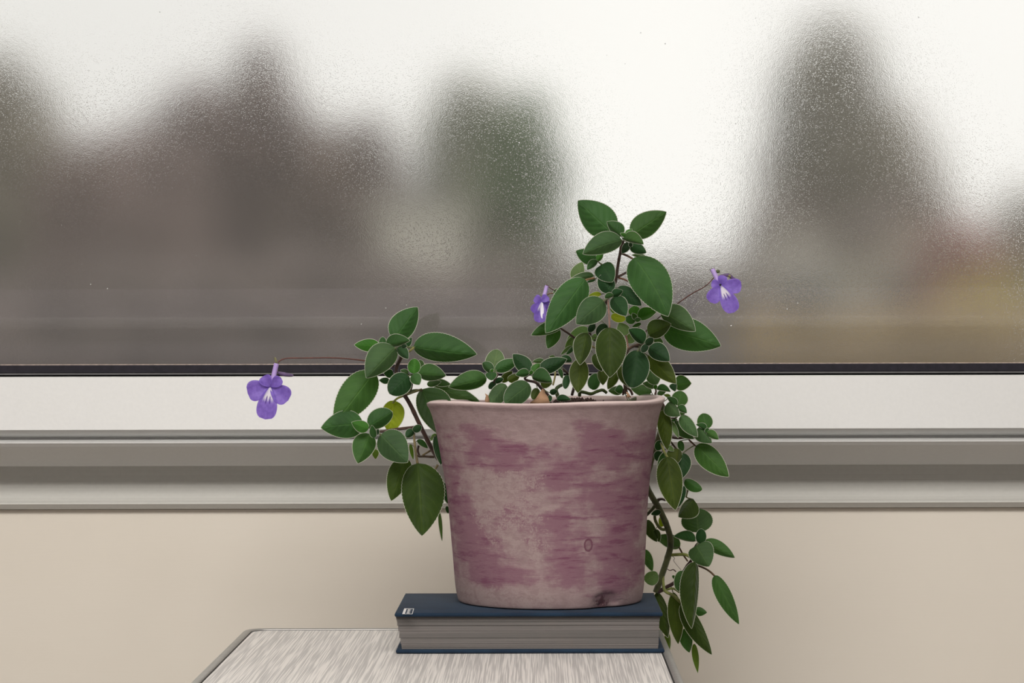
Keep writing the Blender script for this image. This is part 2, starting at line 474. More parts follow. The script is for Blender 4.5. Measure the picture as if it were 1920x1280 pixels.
# ------------------------------------------------------------------ table
ZT = EYE - 0.2815
TX0, TX1, TY0, TY1 = -0.287, 0.1185, -0.27, 0.195
def rrect(x0, x1, y0, y1, r, n=6):
    pts = []
    for cx, cy, a0 in ((x1 - r, y1 - r, 0), (x0 + r, y1 - r, 90), (x0 + r, y0 + r, 180), (x1 - r, y0 + r, 270)):
        for i in range(n + 1):
            a = math.radians(a0 + 90 * i / n)
            pts.append((cx + r * math.cos(a), cy + r * math.sin(a)))
    return pts
def slab(name, pts, prof, mat, parent, cap_top=True, cap_bot=True, smooth=False):
    """outline swept through (inset, z) levels, bottom to top"""
    cx = sum(p[0] for p in pts) / len(pts); cy = sum(p[1] for p in pts) / len(pts)
    hx = max(abs(p[0] - cx) for p in pts); hy = max(abs(p[1] - cy) for p in pts)
    vs, fs, n = [], [], len(pts)
    for ins, z in prof:
        for x, y in pts:
            vs.append((cx + (x - cx) * (1 - ins / hx), cy + (y - cy) * (1 - ins / hy), z))
    for k in range(len(prof) - 1):
        for i in range(n):
            j = (i + 1) % n
            fs.append((k * n + i, k * n + j, (k + 1) * n + j, (k + 1) * n + i))
    if cap_bot: fs.append(tuple(range(n - 1, -1, -1)))
    if cap_top: fs.append(tuple((len(prof) - 1) * n + i for i in range(n)))
    return mesh(name, vs, fs, mat, parent, smooth)
t = NT('striated_laminate', 0.45)
c = t.coord()
m1 = t.mapping(c, (1000, 10, 1))
m2 = t.mapping(c, (330, 5, 1), (3, 1, 0))
s1 = t.noise(m1, 1.0, 1, 0.5, 0.1)
s2 = t.noise(m2, 1.0, 2, 0.5)
s = t.math('ADD', t.math('MULTIPLY', s1, 0.75), t.math('MULTIPLY', s2, 0.25))
t.l(t.ramp(s, [(0.43, (0.48, 0.46, 0.445)), (0.50, (0.59, 0.565, 0.545)), (0.57, (0.76, 0.725, 0.69))]), t.b.inputs['Base Color'])
t.bump(s, 0.05, 0.0003)
M_lam = t.m
M_edge_rubber = plain('black_edge_gap', (0.012, 0.012, 0.010), 0.7)
tab = tag(empty('side_table', ((TX0 + TX1) / 2, (TY0 + TY1) / 2, 0)), 'small table with grey striated laminate top and metal edging, under the navy book', 'table')
slab('tabletop', rrect(TX0 + .006, TX1 - .006, TY0 + .006, TY1 - .006, .016), [(0, ZT - .022), (0, ZT)], M_lam, tab)
def ring(name, po, pi, z0, z1, mat, parent, bev=0.0012):
    n = len(po)
    lv = [(po, z0), (po, z1 - bev), ([(a + (b - a) * .25, c_ + (d - c_) * .25) for (a, c_), (b, d) in zip(po, pi)], z1),
          ([(a + (b - a) * .8, c_ + (d - c_) * .8) for (a, c_), (b, d) in zip(po, pi)], z1), (pi, z1 - bev), (pi, z0)]
    vs = [(x, y, z) for pts, z in lv for x, y in pts]
    fs = []
    m = len(lv)
    for k in range(m):
        for i in range(n):
            j = (i + 1) % n; k2 = (k + 1) % m
            fs.append((k * n + i, k * n + j, k2 * n + j, k2 * n + i))
    return mesh(name, vs, fs, mat, parent, True)
ring('metal_edging', rrect(TX0 - .0005, TX1 + .0005, TY0, TY1, .021), rrect(TX0 + .0068, TX1 - .0068, TY0 + .007, TY1 - .007, .0155), ZT - .030, ZT + .0016, M_alu, tab)
ring('edge_gap', rrect(TX0 + .0066, TX1 - .0066, TY0 + .0066, TY1 - .0066, .0157), rrect(TX0 + .0082, TX1 - .0082, TY0 + .0085, TY1 - .0085, .014), ZT - .01, ZT + .0003, M_edge_rubber, tab, .0001)
for x in (TX0 + .03, TX1 - .03):
    for y in (TY0 + .03, TY1 - .03):
        vs, fs = tube_geo([(x, y, 0), (x, y, .02), (x, y, ZT - .022)], [.008, .011, .013], 12)
        mesh('leg', vs, fs, M_alu, tab)

# ------------------------------------------------------------------ book
ZB = EYE - 0.2445                 # upper face of the front cover
BX0, BX1, BY1 = -0.1305, 0.1115, 0.186
t = NT('navy_book_cloth', 0.75, (0.02, 0.045, 0.09))
c = t.coord()
n1 = t.noise(c, 900, 2)
n2 = t.noise(c, 30, 3)
t.l(t.mix(t.step(n2, .3, .7), (0.005, 0.017, 0.038), (0.008, 0.027, 0.056)), t.b.inputs['Base Color'])
t.b.inputs['Sheen Weight'].default_value = 0.06
t.b.inputs['Specular IOR Level'].default_value = 0.25
t.bump(n1, 0.5, 0.0004)
M_cloth = t.m
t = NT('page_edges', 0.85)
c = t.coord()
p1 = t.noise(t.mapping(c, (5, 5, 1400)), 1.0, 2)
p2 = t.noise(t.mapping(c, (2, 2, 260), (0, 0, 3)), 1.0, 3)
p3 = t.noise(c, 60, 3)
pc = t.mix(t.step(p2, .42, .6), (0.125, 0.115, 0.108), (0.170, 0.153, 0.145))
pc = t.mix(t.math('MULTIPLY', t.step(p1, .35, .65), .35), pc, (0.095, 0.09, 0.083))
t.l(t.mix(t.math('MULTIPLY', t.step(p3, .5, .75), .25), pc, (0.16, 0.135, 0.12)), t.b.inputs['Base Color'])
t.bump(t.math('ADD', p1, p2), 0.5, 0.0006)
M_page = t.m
M_print = plain('silver_white_foil', (0.78, 0.77, 0.76), 0.4)
BZ0 = ZT + 0.0004
book = tag(empty('hardcover_book', ((BX0 + BX1) / 2, BY1 / 2, BZ0)), 'thick navy cloth hardcover book lying flat on the table, under the pot', 'book')
CT = 0.0036
box('front_cover', BX0, BX1, 0.0, BY1 - .012, ZB - CT, ZB, M_cloth, book, bev=.0015, seg=3)
bx0b, bx1b = BX0 + 0.001, BX1 + .0015
box('back_cover', bx0b, bx1b, 0.001, BY1 - .012, BZ0, BZ0 + CT, M_cloth, book, bev=.0015, seg=3)
# spine: rounded back with hinge grooves
prof = []
for i in range(13):
    a = math.radians(-90 + 180 * i / 12)
    prof.append((BY1 - .010 + .010 * math.cos(a), (ZB + BZ0) / 2 + (ZB - BZ0) / 2 * math.sin(a)))
inner = [(BY1 - .013 + .0085 * math.cos(math.radians(90 - 180 * i / 12)), (ZB + BZ0) / 2 + ((ZB - BZ0) / 2 - .003) * math.sin(math.radians(90 - 180 * i / 12))) for i in range(13)]
rg = prof + inner
n = len(rg)
vs = [(BX0 + .0005, y, z) for y, z in rg] + [(BX1, y, z) for y, z in rg]
mesh('spine', vs, [(i, i + n, (i + 1) % n + n, (i + 1) % n) for i in range(n)] + [tuple(range(n)), tuple(range(2 * n - 1, n - 1, -1))], M_cloth, book, smooth=False)
# text block: a stack of gatherings, each a little proud or shy of the next
pz0, pz1 = BZ0 + CT, ZB - CT
rnd = random.Random(4)
cuts = [0, .05, .10, .16, .34, .55, .72, .84, .885, .92, .95, .975, 1.0]
bm = bmesh.new()
for k in range(len(cuts) - 1):
    za, zb_ = pz0 + (pz1 - pz0) * cuts[k], pz0 + (pz1 - pz0) * cuts[k + 1] - .00012
    w = .0022 + .0022 * (1 - cuts[k])
    mid = abs((cuts[k] + cuts[k + 1]) / 2 - .5)
    yo = .0035 + .0012 * (1 - mid * 2) + rnd.uniform(-.0003, .0003)
    xl = BX0 + .002 + .0055 * (1 - (cuts[k] + cuts[k + 1]) / 2) - .001
    box_bm(xl + rnd.uniform(-.0001, .0001), BX1 - .0042 + .0002 * k + rnd.uniform(-.0001, .0001), yo, BY1 - .009, za, zb_, .00015, 1, bm)
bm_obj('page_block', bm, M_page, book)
# small white printed emblem at the corner of the front cover
def cq(pts, bm):
    vsx = [bm.verts.new(PZ(720 + x / 8.536, 1090 + y / 8.536, ZB + .00012)) for x, y in pts]
    bm.faces.new(vsx)
bm = bmesh.new()
def lerp(a, b, k): return a[0] + (b[0] - a[0]) * k, a[1] + (b[1] - a[1]) * k
TL, TR, BR, BL = (325, 428), (482, 430), (455, 520), (290, 520)
def eq(u0, u1, v0, v1):
    def at(u, v):
        return lerp(lerp(TL, TR, u), lerp(BL, BR, u), v)
    cq([at(u0, v1), at(u1, v1), at(u1, v0), at(u0, v0)], bm)
eq(0, .25, 0, 1); eq(.25, 1, 0, .08); eq(.25, 1, .93, 1); eq(.93, 1, .08, .93)
for k, (u0, u1) in enumerate(((.40, .66), (.42, .62), (.38, .68), (.44, .60), (.38, .66), (.40, .69))):
    v0 = .14 + k * .13
    eq(u0, u1, v0, v0 + .085)
    eq(u1 + .03, u1 + .07, v0, v0 + .05)
em = bm_obj('cover_emblem', bm, M_print, book)
em['label'] = 'small white printed emblem block'

# ------------------------------------------------------------------ flower pot
PY = 0.107
PXW = 0.0065
ZP0 = ZB + 0.0003
def zrow(py, y=PY): return EYE + (640.5 - py) * (y - CY) / F
prof_rows = [(752, 223.5), (757, 222.5), (765, 218), (780, 213), (800, 208), (825, 203.5), (850, 199.5), (900, 192), (950, 187), (1000, 183.5), (1050, 180), (1090, 177.5),
             (1112, 174.5), (1124, 171), (1131, 166)]
kpx = (PY - CY) / F
ZRIM = EYE - 0.0552
prof = [(r * kpx, zrow(row)) for row, r in prof_rows]
prof[-1] = (prof[-1][0], ZP0 + 0.002)
zs_ = [(0.0, ZP0), (prof[-1][0] - .006, ZP0)] + [(r, z) for r, z in reversed(prof)]
# fine outer profile
outer = spline(zs_[1:], 6)
NS = 160
def rimdz(a, x):                  # uneven hand-made rim
    return 0.0011 * math.sin(2 * a + .6) + 0.0007 * math.sin(5 * a + 1.0) + 0.0135 * (x / .11) * 0.13
vs, fs = [], []
rows = []
for r, z in outer: rows.append((r, z, 0))
rt = outer[-1][0]
wall = 0.0085
rows += [(rt - .0012, ZRIM - .0003, 1), (rt - .003, ZRIM + .0006, 1), (rt - .006, ZRIM + .0004, 1), (rt - wall + .001, ZRIM - .001, 1),
         (rt - wall - .001, ZRIM - .006, 2), (rt - wall - .005, ZRIM - .018, 2), (rt - wall - .012, ZRIM - .045, 2), (rt - wall - .014, ZRIM - .06, 2)]
for r, z, k in rows:
    h = (z - ZP0) / (ZRIM - ZP0)
    for i in range(NS):
        a = 2 * math.pi * i / NS
        x, y = math.cos(a), math.sin(a)
        nn = mnoise.noise(Vector((x * 1.3, y * 1.3, z * 9)))
        rr = r * (1 + 0.006 * nn)
        # chipped patch low on the front right
        d2 = ((a - math.radians(305.6)) / .14) ** 2 + ((h - .02) / .05) ** 2
        if k == 0 and d2 < 1.6:
            rr -= 0.0038 * max(0, 1 - d2 / 1.6) ** .5 * (1 + .5 * mnoise.noise(Vector((a * 40, h * 60, 3))))
        zz = z + rimdz(a, rr * x) * max(0, h - .3) / .7
        cx = PXW + 0.0042 * (1 - h) * 0.9
        vs.append((cx + rr * x, PY + rr * y, zz))
R = len(rows)
for k in range(R - 1):
    for i in range(NS):
        j = (i + 1) % NS
        fs.append((k * NS + i, k * NS + j, (k + 1) * NS + j, (k + 1) * NS + i))
fs.append(tuple(range(NS - 1, -1, -1)))
fs.append(tuple((R - 1) * NS + i for i in range(NS)))
t = NT('mauve_brushed_clay', 0.88)
c = t.coord('Generated')
sp = t.n('ShaderNodeSeparateXYZ'); t.l(c, sp.inputs[0])
gx = t.math('SUBTRACT', sp.outputs[0], .5); gy = t.math('SUBTRACT', sp.outputs[1], .5)
ang = t.math('ARCTAN2', gy, gx)
cb = t.n('ShaderNodeCombineXYZ'); t.l(ang, cb.inputs[0]); t.l(sp.outputs[2], cb.inputs[1])
cyl = cb.outputs[0]
big = t.noise(t.mapping(cyl, (1.5, 3.6, 1), (2.3, 1.7, 0)), 1.2, 4, .6)
streak = t.noise(t.mapping(cyl, (2.0, 26, 1)), 1.0, 7, .7, .35)
brush2 = t.noise(t.mapping(cyl, (9, 150, 1), (5, 2, 0)), 1.0, 4, .65)
speck = t.noise(t.mapping(cyl, (60, 80, 1)), 1.0, 6, .75)
flake = t.noise(t.mapping(cyl, (7.5, 24, 1), (1, 4, 0)), 1.0, 8, .76, .35)
z_ = sp.outputs[2]
topf = t.math('MULTIPLY', t.step(z_, .74, .97), .25)
botf = t.math('MULTIPLY', t.step(t.math('SUBTRACT', .12, z_), 0, .10), .20)
fade0 = t.math('ADD', topf, botf)
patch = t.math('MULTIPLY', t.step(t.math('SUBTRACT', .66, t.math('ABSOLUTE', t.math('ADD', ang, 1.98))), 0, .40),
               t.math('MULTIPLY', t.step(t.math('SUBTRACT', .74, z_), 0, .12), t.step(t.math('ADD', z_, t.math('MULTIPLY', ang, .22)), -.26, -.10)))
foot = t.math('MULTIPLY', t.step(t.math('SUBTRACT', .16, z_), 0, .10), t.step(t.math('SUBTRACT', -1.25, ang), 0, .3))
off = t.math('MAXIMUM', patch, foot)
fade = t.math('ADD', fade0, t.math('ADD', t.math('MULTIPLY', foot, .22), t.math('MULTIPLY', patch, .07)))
wash = t.step(t.math('SUBTRACT', t.math('ADD', t.math('ADD', big, t.math('MULTIPLY', streak, .5)), t.math('MULTIPLY', speck, .12)), fade), .64, .84)
stroke = t.step(t.math('SUBTRACT', t.math('ADD', t.math('ADD', t.math('MULTIPLY', streak, .95), t.math('MULTIPLY', brush2, .22)), t.math('MULTIPLY', big, .35)), fade), .77, .92)
scrape0 = t.step(t.math('ADD', t.math('ADD', t.math('MULTIPLY', flake, .85), t.math('MULTIPLY', speck, .32)),
                       t.math('ADD', t.math('MULTIPLY', streak, .25), t.math('MULTIPLY', off, .24))), .905, .985)
scrape = t.math('MULTIPLY', scrape0, t.math('ADD', .25, t.math('MULTIPLY', t.step(t.math('ADD', t.math('MULTIPLY', speck, .6), t.math('MULTIPLY', brush2, .4)), .42, .56), .75)))
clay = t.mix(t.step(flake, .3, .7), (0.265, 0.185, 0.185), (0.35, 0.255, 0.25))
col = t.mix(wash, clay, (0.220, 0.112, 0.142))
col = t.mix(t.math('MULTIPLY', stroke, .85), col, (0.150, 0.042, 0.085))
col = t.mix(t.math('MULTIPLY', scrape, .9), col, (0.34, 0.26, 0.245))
paint = t.math('SUBTRACT', wash, scrape)
ex_ = t.math('MULTIPLY', t.math('SUBTRACT', ang, -1.149), 17.0); ez_ = t.math('MULTIPLY', t.math('SUBTRACT', z_, .305), 25.0)
er = t.math('ADD', t.math('SQRT', t.math('ADD', t.math('MULTIPLY', ex_, ex_), t.math('MULTIPLY', ez_, ez_))), t.math('MULTIPLY', flake, .5))
blister = t.math('SUBTRACT', 1.0, t.step(er, .95, 1.15))
blister = t.math('MULTIPLY', blister, t.math('ADD', .35, t.math('MULTIPLY', t.step(er, .65, .95), .6)))
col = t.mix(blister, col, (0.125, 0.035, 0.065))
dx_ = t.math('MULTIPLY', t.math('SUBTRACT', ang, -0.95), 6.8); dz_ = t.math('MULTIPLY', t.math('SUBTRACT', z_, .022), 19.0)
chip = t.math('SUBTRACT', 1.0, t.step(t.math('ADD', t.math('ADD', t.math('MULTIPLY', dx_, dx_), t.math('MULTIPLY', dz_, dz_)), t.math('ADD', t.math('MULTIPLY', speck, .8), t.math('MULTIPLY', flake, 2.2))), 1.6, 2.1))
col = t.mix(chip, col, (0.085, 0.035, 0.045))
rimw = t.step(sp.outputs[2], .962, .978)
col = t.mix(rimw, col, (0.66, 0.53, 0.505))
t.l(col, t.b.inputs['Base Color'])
hh = t.math('ADD', t.math('MULTIPLY', brush2, .6), t.math('ADD', t.math('MULTIPLY', speck, .55), t.math('MULTIPLY', flake, 1.3)))
hh = t.math('ADD', hh, t.math('MULTIPLY', paint, .35))
t.bump(hh, 0.5, 0.0007)
M_pot = t.m
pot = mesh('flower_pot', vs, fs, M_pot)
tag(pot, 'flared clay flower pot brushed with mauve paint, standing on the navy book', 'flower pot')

# soil
t = NT('potting_soil', 0.95)
nz = t.noise(t.coord(), 260, 4, .7)
t.l(t.ramp(nz, [(.35, (0.012, 0.006, 0.004)), (.7, (0.06, 0.028, 0.018))]), t.b.inputs['Base Color'])
t.bump(nz, 1.0, .003)
M_soil = t.m
vs, fs = [], []
NR, NA = 26, 90
ZS = ZRIM - 0.012
for k in range(NR + 1):
    r = 0.1005 * k / NR
    for i in range(NA):
        a = 2 * math.pi * i / NA
        x, y = r * math.cos(a), r * math.sin(a)
        z = ZS + .006 * mnoise.noise(Vector((x * 60, y * 60, 1))) + .005 * mnoise.noise(Vector((x * 150, y * 150, 5)))
        z += .009 * math.exp(-((x - .028) ** 2 + (y + .02) ** 2) / .0011)
        vs.append((PXW + x, PY + y, z))
for k in range(NR):
    for i in range(NA):
        j = (i + 1) % NA
        fs.append((k * NA + i, k * NA + j, (k + 1) * NA + j, (k + 1) * NA + i))
rnd = random.Random(11)
for q in range(420):              # loose crumbs
    a = rnd.uniform(0, 6.283); r = .096 * math.sqrt(rnd.random()); x, y = r * math.cos(a), r * math.sin(a)
    if rnd.random() < .45: x, y = .03 + rnd.gauss(0, .016), -.03 + rnd.gauss(0, .02)
    s = rnd.uniform(.0008, .0028); k = len(vs)
    z = ZS + .003 + .009 * math.exp(-((x - .028) ** 2 + (y + .02) ** 2) / .0011)
    pc = Vector((PXW + x, PY + y, z + rnd.uniform(0, .002)))
    for d in ((1, 0, 0), (-1, 0, 0), (0, 1, 0), (0, -1, 0), (0, 0, 1), (0, 0, -1)):
        vs.append(pc + Vector(d) * s * rnd.uniform(.6, 1.3))
    fs += [(k, k + 2, k + 4), (k + 2, k + 1, k + 4), (k + 1, k + 3, k + 4), (k + 3, k, k + 4), (k + 2, k, k + 5), (k + 1, k + 2, k + 5), (k + 3, k + 1, k + 5), (k, k + 3, k + 5)]
soil = mesh('potting_soil', vs, fs, M_soil, smooth=False)
tag(soil, 'dark crumbly potting soil filling the mauve pot', 'soil', kind='stuff')

# ------------------------------------------------------------------ plant materials
t = NT('velvet_leaf', 0.62)
oi = t.n('ShaderNodeObjectInfo')
uv = t.coord('UV')
sp = t.n('ShaderNodeSeparateXYZ'); t.l(uv, sp.inputs[0])
u = sp.outputs[0]
av = t.math('ABSOLUTE', t.math('SUBTRACT', t.math('MULTIPLY', sp.outputs[1], 2), 1))
mid = t.math('SUBTRACT', 1.0, t.step(av, 0.012, 0.06))
q = t.math('SUBTRACT', t.math('MULTIPLY', u, 6.2), t.math('MULTIPLY', t.math('POWER', av, 1.25), 1.9))
fr = t.math('ABSOLUTE', t.math('SUBTRACT', t.math('FRACT', q), .5))
side = t.math('SUBTRACT', 1.0, t.step(fr, 0.02, 0.12))
side = t.math('MULTIPLY', side, t.math('SUBTRACT', 1.0, t.step(av, .70, .98)))
vein = t.math('MAXIMUM', mid, t.math('MULTIPLY', side, .40))
oc = t.coord()
ret = t.n('ShaderNodeTexVoronoi', Scale=520.0, feature='DISTANCE_TO_EDGE'); t.l(oc, ret.inputs['Vector'])
nz = t.noise(oc, 45, 3)
base = t.mix(t.step(nz, .3, .7), t.mix(1.0, oi.outputs['Color'], (.80, .80, .80), 'MULTIPLY'), t.mix(1.0, oi.outputs['Color'], (1.22, 1.2, 1.15), 'MULTIPLY'))
light = t.mix(1.0, oi.outputs['Color'], (2.1, 1.75, 1.5), 'MULTIPLY')
base = t.mix(t.math('MULTIPLY', vein, .52), base, light)
t.l(base, t.b.inputs['Base Color'])
t.b.inputs['Sheen Weight'].default_value = 0.2
t.b.inputs['Sheen Roughness'].default_value = 0.45
t.b.inputs['Sheen Tint'].default_value = (0.75, 0.85, 0.70, 1)
t.b.inputs['Specular IOR Level'].default_value = 0.25
quilt = t.math('SUBTRACT', t.math('MULTIPLY', t.math('MULTIPLY', fr, t.math('SUBTRACT', 1.1, av)), 1.6), t.math('MULTIPLY', mid, .5))
hh = t.math('ADD', t.math('MULTIPLY', quilt, oi.outputs['Alpha']), t.math('MULTIPLY', ret.outputs['Distance'], .25))
bp = t.bump(hh, .55, .0012)
tr = t.n('ShaderNodeBsdfTranslucent')
t.l(t.mix(1.0, oi.outputs['Color'], (1.9, 2.3, .7), 'MULTIPLY'), tr.inputs['Color'])
mx = t.n('ShaderNodeMixShader'); mx.inputs[0].default_value = .24
t.l(t.b.outputs[0], mx.inputs[1]); t.l(tr.outputs[0], mx.inputs[2]); t.l(mx.outputs[0], t.out.inputs['Surface'])
M_leaf = t.m
t = NT('pale_leaf_hairs', 0.9, (0.62, 0.64, 0.52))
tr = t.n('ShaderNodeBsdfTranslucent'); tr.inputs['Color'].default_value = (0.78, 0.78, 0.66, 1)
mx = t.n('ShaderNodeMixShader'); mx.inputs[0].default_value = .55
t.l(t.b.outputs[0], mx.inputs[1]); t.l(tr.outputs[0], mx.inputs[2]); t.l(mx.outputs[0], t.out.inputs['Surface'])
M_hair = t.m
t = NT('stem_skin', 0.65)
oi = t.n('ShaderNodeObjectInfo')
nz = t.noise(t.coord(), 160, 3)
t.l(t.mix(t.step(nz, .3, .7), t.mix(1.0, oi.outputs['Color'], (.7, .7, .7), 'MULTIPLY'), t.mix(1.0, oi.outputs['Color'], (1.3, 1.3, 1.3), 'MULTIPLY')), t.b.inputs['Base Color'])
t.b.inputs['Sheen Weight'].default_value = .3
t.bump(nz, .3, .0006)
M_stem = t.m
def petal_mat(name, throat):
    t = NT(name, 0.55)
    uv = t.coord('UV')
    sp = t.n('ShaderNodeSeparateXYZ'); t.l(uv, sp.inputs[0])
    u = sp.outputs[0]
    v = t.math('SUBTRACT', t.math('MULTIPLY', sp.outputs[1], 2), 1)
    av = t.math('ABSOLUTE', v)
    nz = t.noise(t.coord(), 260, 3)
    lines = t.noise(t.mapping(uv, (3, 26, 1)), 1.0, 2)
    pc = t.mix(t.step(nz, .3, .7), (0.215, 0.125, 0.55), (0.285, 0.175, 0.66))
    pc = t.mix(t.math('MULTIPLY', t.step(lines, .45, .65), .35), pc, (0.20, 0.10, 0.55))
    if throat:
        w = t.math('SUBTRACT', 1.0, t.step(t.math('ADD', u, t.math('MULTIPLY', lines, .18)), .40, .58))
        w = t.math('MULTIPLY', w, t.math('SUBTRACT', 1.0, t.step(av, .45, .75)))
        pc = t.mix(w, pc, (0.85, 0.80, 0.90))
        s1 = t.math('SUBTRACT', 1.0, t.step(t.math('ABSOLUTE', t.math('SUBTRACT', av, .20)), .03, .09))
        s1 = t.math('MULTIPLY', s1, t.math('MULTIPLY', t.step(u, .26, .33), t.math('SUBTRACT', 1.0, t.step(u, .48, .56))))
        pc = t.mix(s1, pc, (0.10, 0.04, 0.33))
    t.l(pc, t.b.inputs['Base Color'])
    tr = t.n('ShaderNodeBsdfTranslucent'); t.l(pc, tr.inputs['Color'])
    mx = t.n('ShaderNodeMixShader'); mx.inputs[0].default_value = .4
    t.l(t.b.outputs[0], mx.inputs[1]); t.l(tr.outputs[0], mx.inputs[2]); t.l(mx.outputs[0], t.out.inputs['Surface'])
    return t.m
M_petal = petal_mat('violet_petal', False)
M_lip = petal_mat('violet_petal_with_white_throat', True)
M_tube = plain('pale_violet_tube', (0.42, 0.30, 0.62), 0.6, 120, .12)
M_bud = plain('dark_violet_bud', (0.10, 0.06, 0.14), 0.6, 150, .3)
M_throat = plain('white_throat', (0.80, 0.76, 0.86), 0.6, 200, .06)

# ------------------------------------------------------------------ plant geometry
PL = tag(empty('trailing_violet_plant', (PXW, PY, ZS)), 'trailing plant with velvety green leaves and violet flowers, growing in the mauve pot', 'houseplant')
TONE = {'d': (0.014, 0.050, 0.014), 'm': (0.026, 0.080, 0.019), 'n': (0.034, 0.092, 0.019), 'g': (0.044, 0.094, 0.031), 'l': (0.090, 0.155, 0.056),
        'o': (0.028, 0.052, 0.006), 'v': (0.048, 0.076, 0.008), 'y': (0.190, 0.240, 0.012), 'b': (0.040, 0.138, 0.017), 'k': (0.010, 0.032, 0.010), 'w': (0.085, 0.150, 0.02)}
SHAPE = {'n': (.55, .86), 'r': (.50, .58), 'h': (.34, .72), 'a': (.62, 1.0), 't': (.7, .9)}
NODES = []                         # stem points, for short petioles

def blade(name, b, tp, wl, wr, bend, c3, fold, shape, serr, mats, parent, fringe=.0005, nu=40, nv=4, bow=.0, seed=0, cup=0.0):
    """leaf or petal blade: b,tp world points; wl/wr apparent half widths left/right walking base -> tip"""
    ax = tp - b
    pq = Vector((ax.x, 0, ax.z))
    L = max(pq.length, 1e-5)
    p, q_ = pq.x / L, pq.z / L
    nr = Vector((q_, 0, -p))
    ea, eb = shape
    um = ea / (ea + eb)
    mx_ = um ** ea * (1 - um) ** eb
    hw = max(wl, wr) * 1.04
    dzl = min(math.sqrt(max(hw * hw - wl * wl, 0)), .8 * hw) * fold
    dzr = min(math.sqrt(max(hw * hw - wr * wr, 0)), .8 * hw) * fold
    rnd = random.Random(seed)
    ph = rnd.uniform(0, 6)
    cols = [-1 - 1e-9] + [i / nv for i in range(-nv, nv + 1)] + [1 + 1e-9]
    nc = len(cols)
    vs, uvs, fs, fm = [], [], [], []
    for i in range(nu + 1):
        u_ = i / nu
        uu = min(max(u_, 1e-4), 1 - 1e-4)
        f = (uu ** ea * (1 - uu) ** eb) / mx_
        if i in (0, nu): f = 0.0
        mid_ = b + ax * u_ + nr * (bend * 4 * u_ * (1 - u_)) + Vector((0, bow * 4 * u_ * (1 - u_), 0))
        tooth = (0.022 if i % 2 else -0.012) * serr
        for j, v in enumerate(cols):
            a = min(abs(v), 1.0)
            w = (wr if v > 0 else wl) * f * a
            dz = (dzr if v > 0 else dzl) * f * a ** 1.25
            dz += cup * hw * f * a * a
            dz += hw * .035 * math.sin(u_ * 9 + ph + v * 2) * a
            if a > .99:
                w *= 1 + tooth
                if abs(v) > 1:
                    w += fringe * (1.0 if 0 < i < nu else 0)
            along = 0.0
            if abs(v) > 1 and i == nu: along = fringe
            vs.append(mid_ + nr * (w if v > 0 else -w) + Vector((0, dz, 0)) + ax.normalized() * along)
            uvs.append((u_, max(-1, min(1, v)) * .5 + .5))
    for i in range(nu):
        for j in range(nc - 1):
            fs.append((i * nc + j, i * nc + j + 1, (i + 1) * nc + j + 1, (i + 1) * nc + j))
            fm.append(1 if (j == 0 or j == nc - 2) and len(mats) > 1 else 0)
    o = mesh(name, vs, fs, mats, parent, True, uvs, fm)
    if c3: o.color = (*c3, min(1.0, (L / .045) ** 1.3))
    return o

def tube_part(name, pts, r0, r1, color, parent, n=5, ns=8, mat=None, knob=0.0):
    path = spline(pts, n)
    m = len(path) - 1
    rad = [r0 + (r1 - r0) * i / m for i in range(m + 1)]
    if knob:
        for i in range(m + 1):
            if i % 7 == 3: rad[i] *= 1 + knob
    vs, fs = tube_geo(path, rad, ns)
    o = mesh(name, vs, fs, mat or M_stem, parent)
    o.color = (*color, 1)
    return o, path

BROWN, RED, OLIVE, YG_, GREENST = (0.062, 0.028, 0.018), (0.10, 0.030, 0.022), (0.055, 0.070, 0.018), (0.30, 0.32, 0.07), (0.10, 0.15, 0.03)
PINK = (0.17, 0.085, 0.06)
CROP = {'A': (440, 540, 4.0), 'B': (580, 720, 4.2667), 'C': (840, 640, 6.857), 'D': (1040, 360, 8.0), 'E': (1040, 480, 8.0), 'F': (980, 360, 4.5714),
        'J': (980, 560, 4.5714), 'H': (1020, 600, 8.0), 'G': (1140, 580, 7.1111), 'K': (1190, 720, 8.0), 'L': (1180, 700, 4.414), 'N': (1180, 960, 4.0),
        'Q': (1280, 480, 9.143), 'X': (0, 0, 1.0)}
def pt(cr, x, y, d):
    ox, oy, s = CROP[cr]
    return P(ox + x / s, oy + y / s, PY + d / 1000)
def mpp(cr, d): return (PY + d / 1000 - CY) / F / CROP[cr][2]

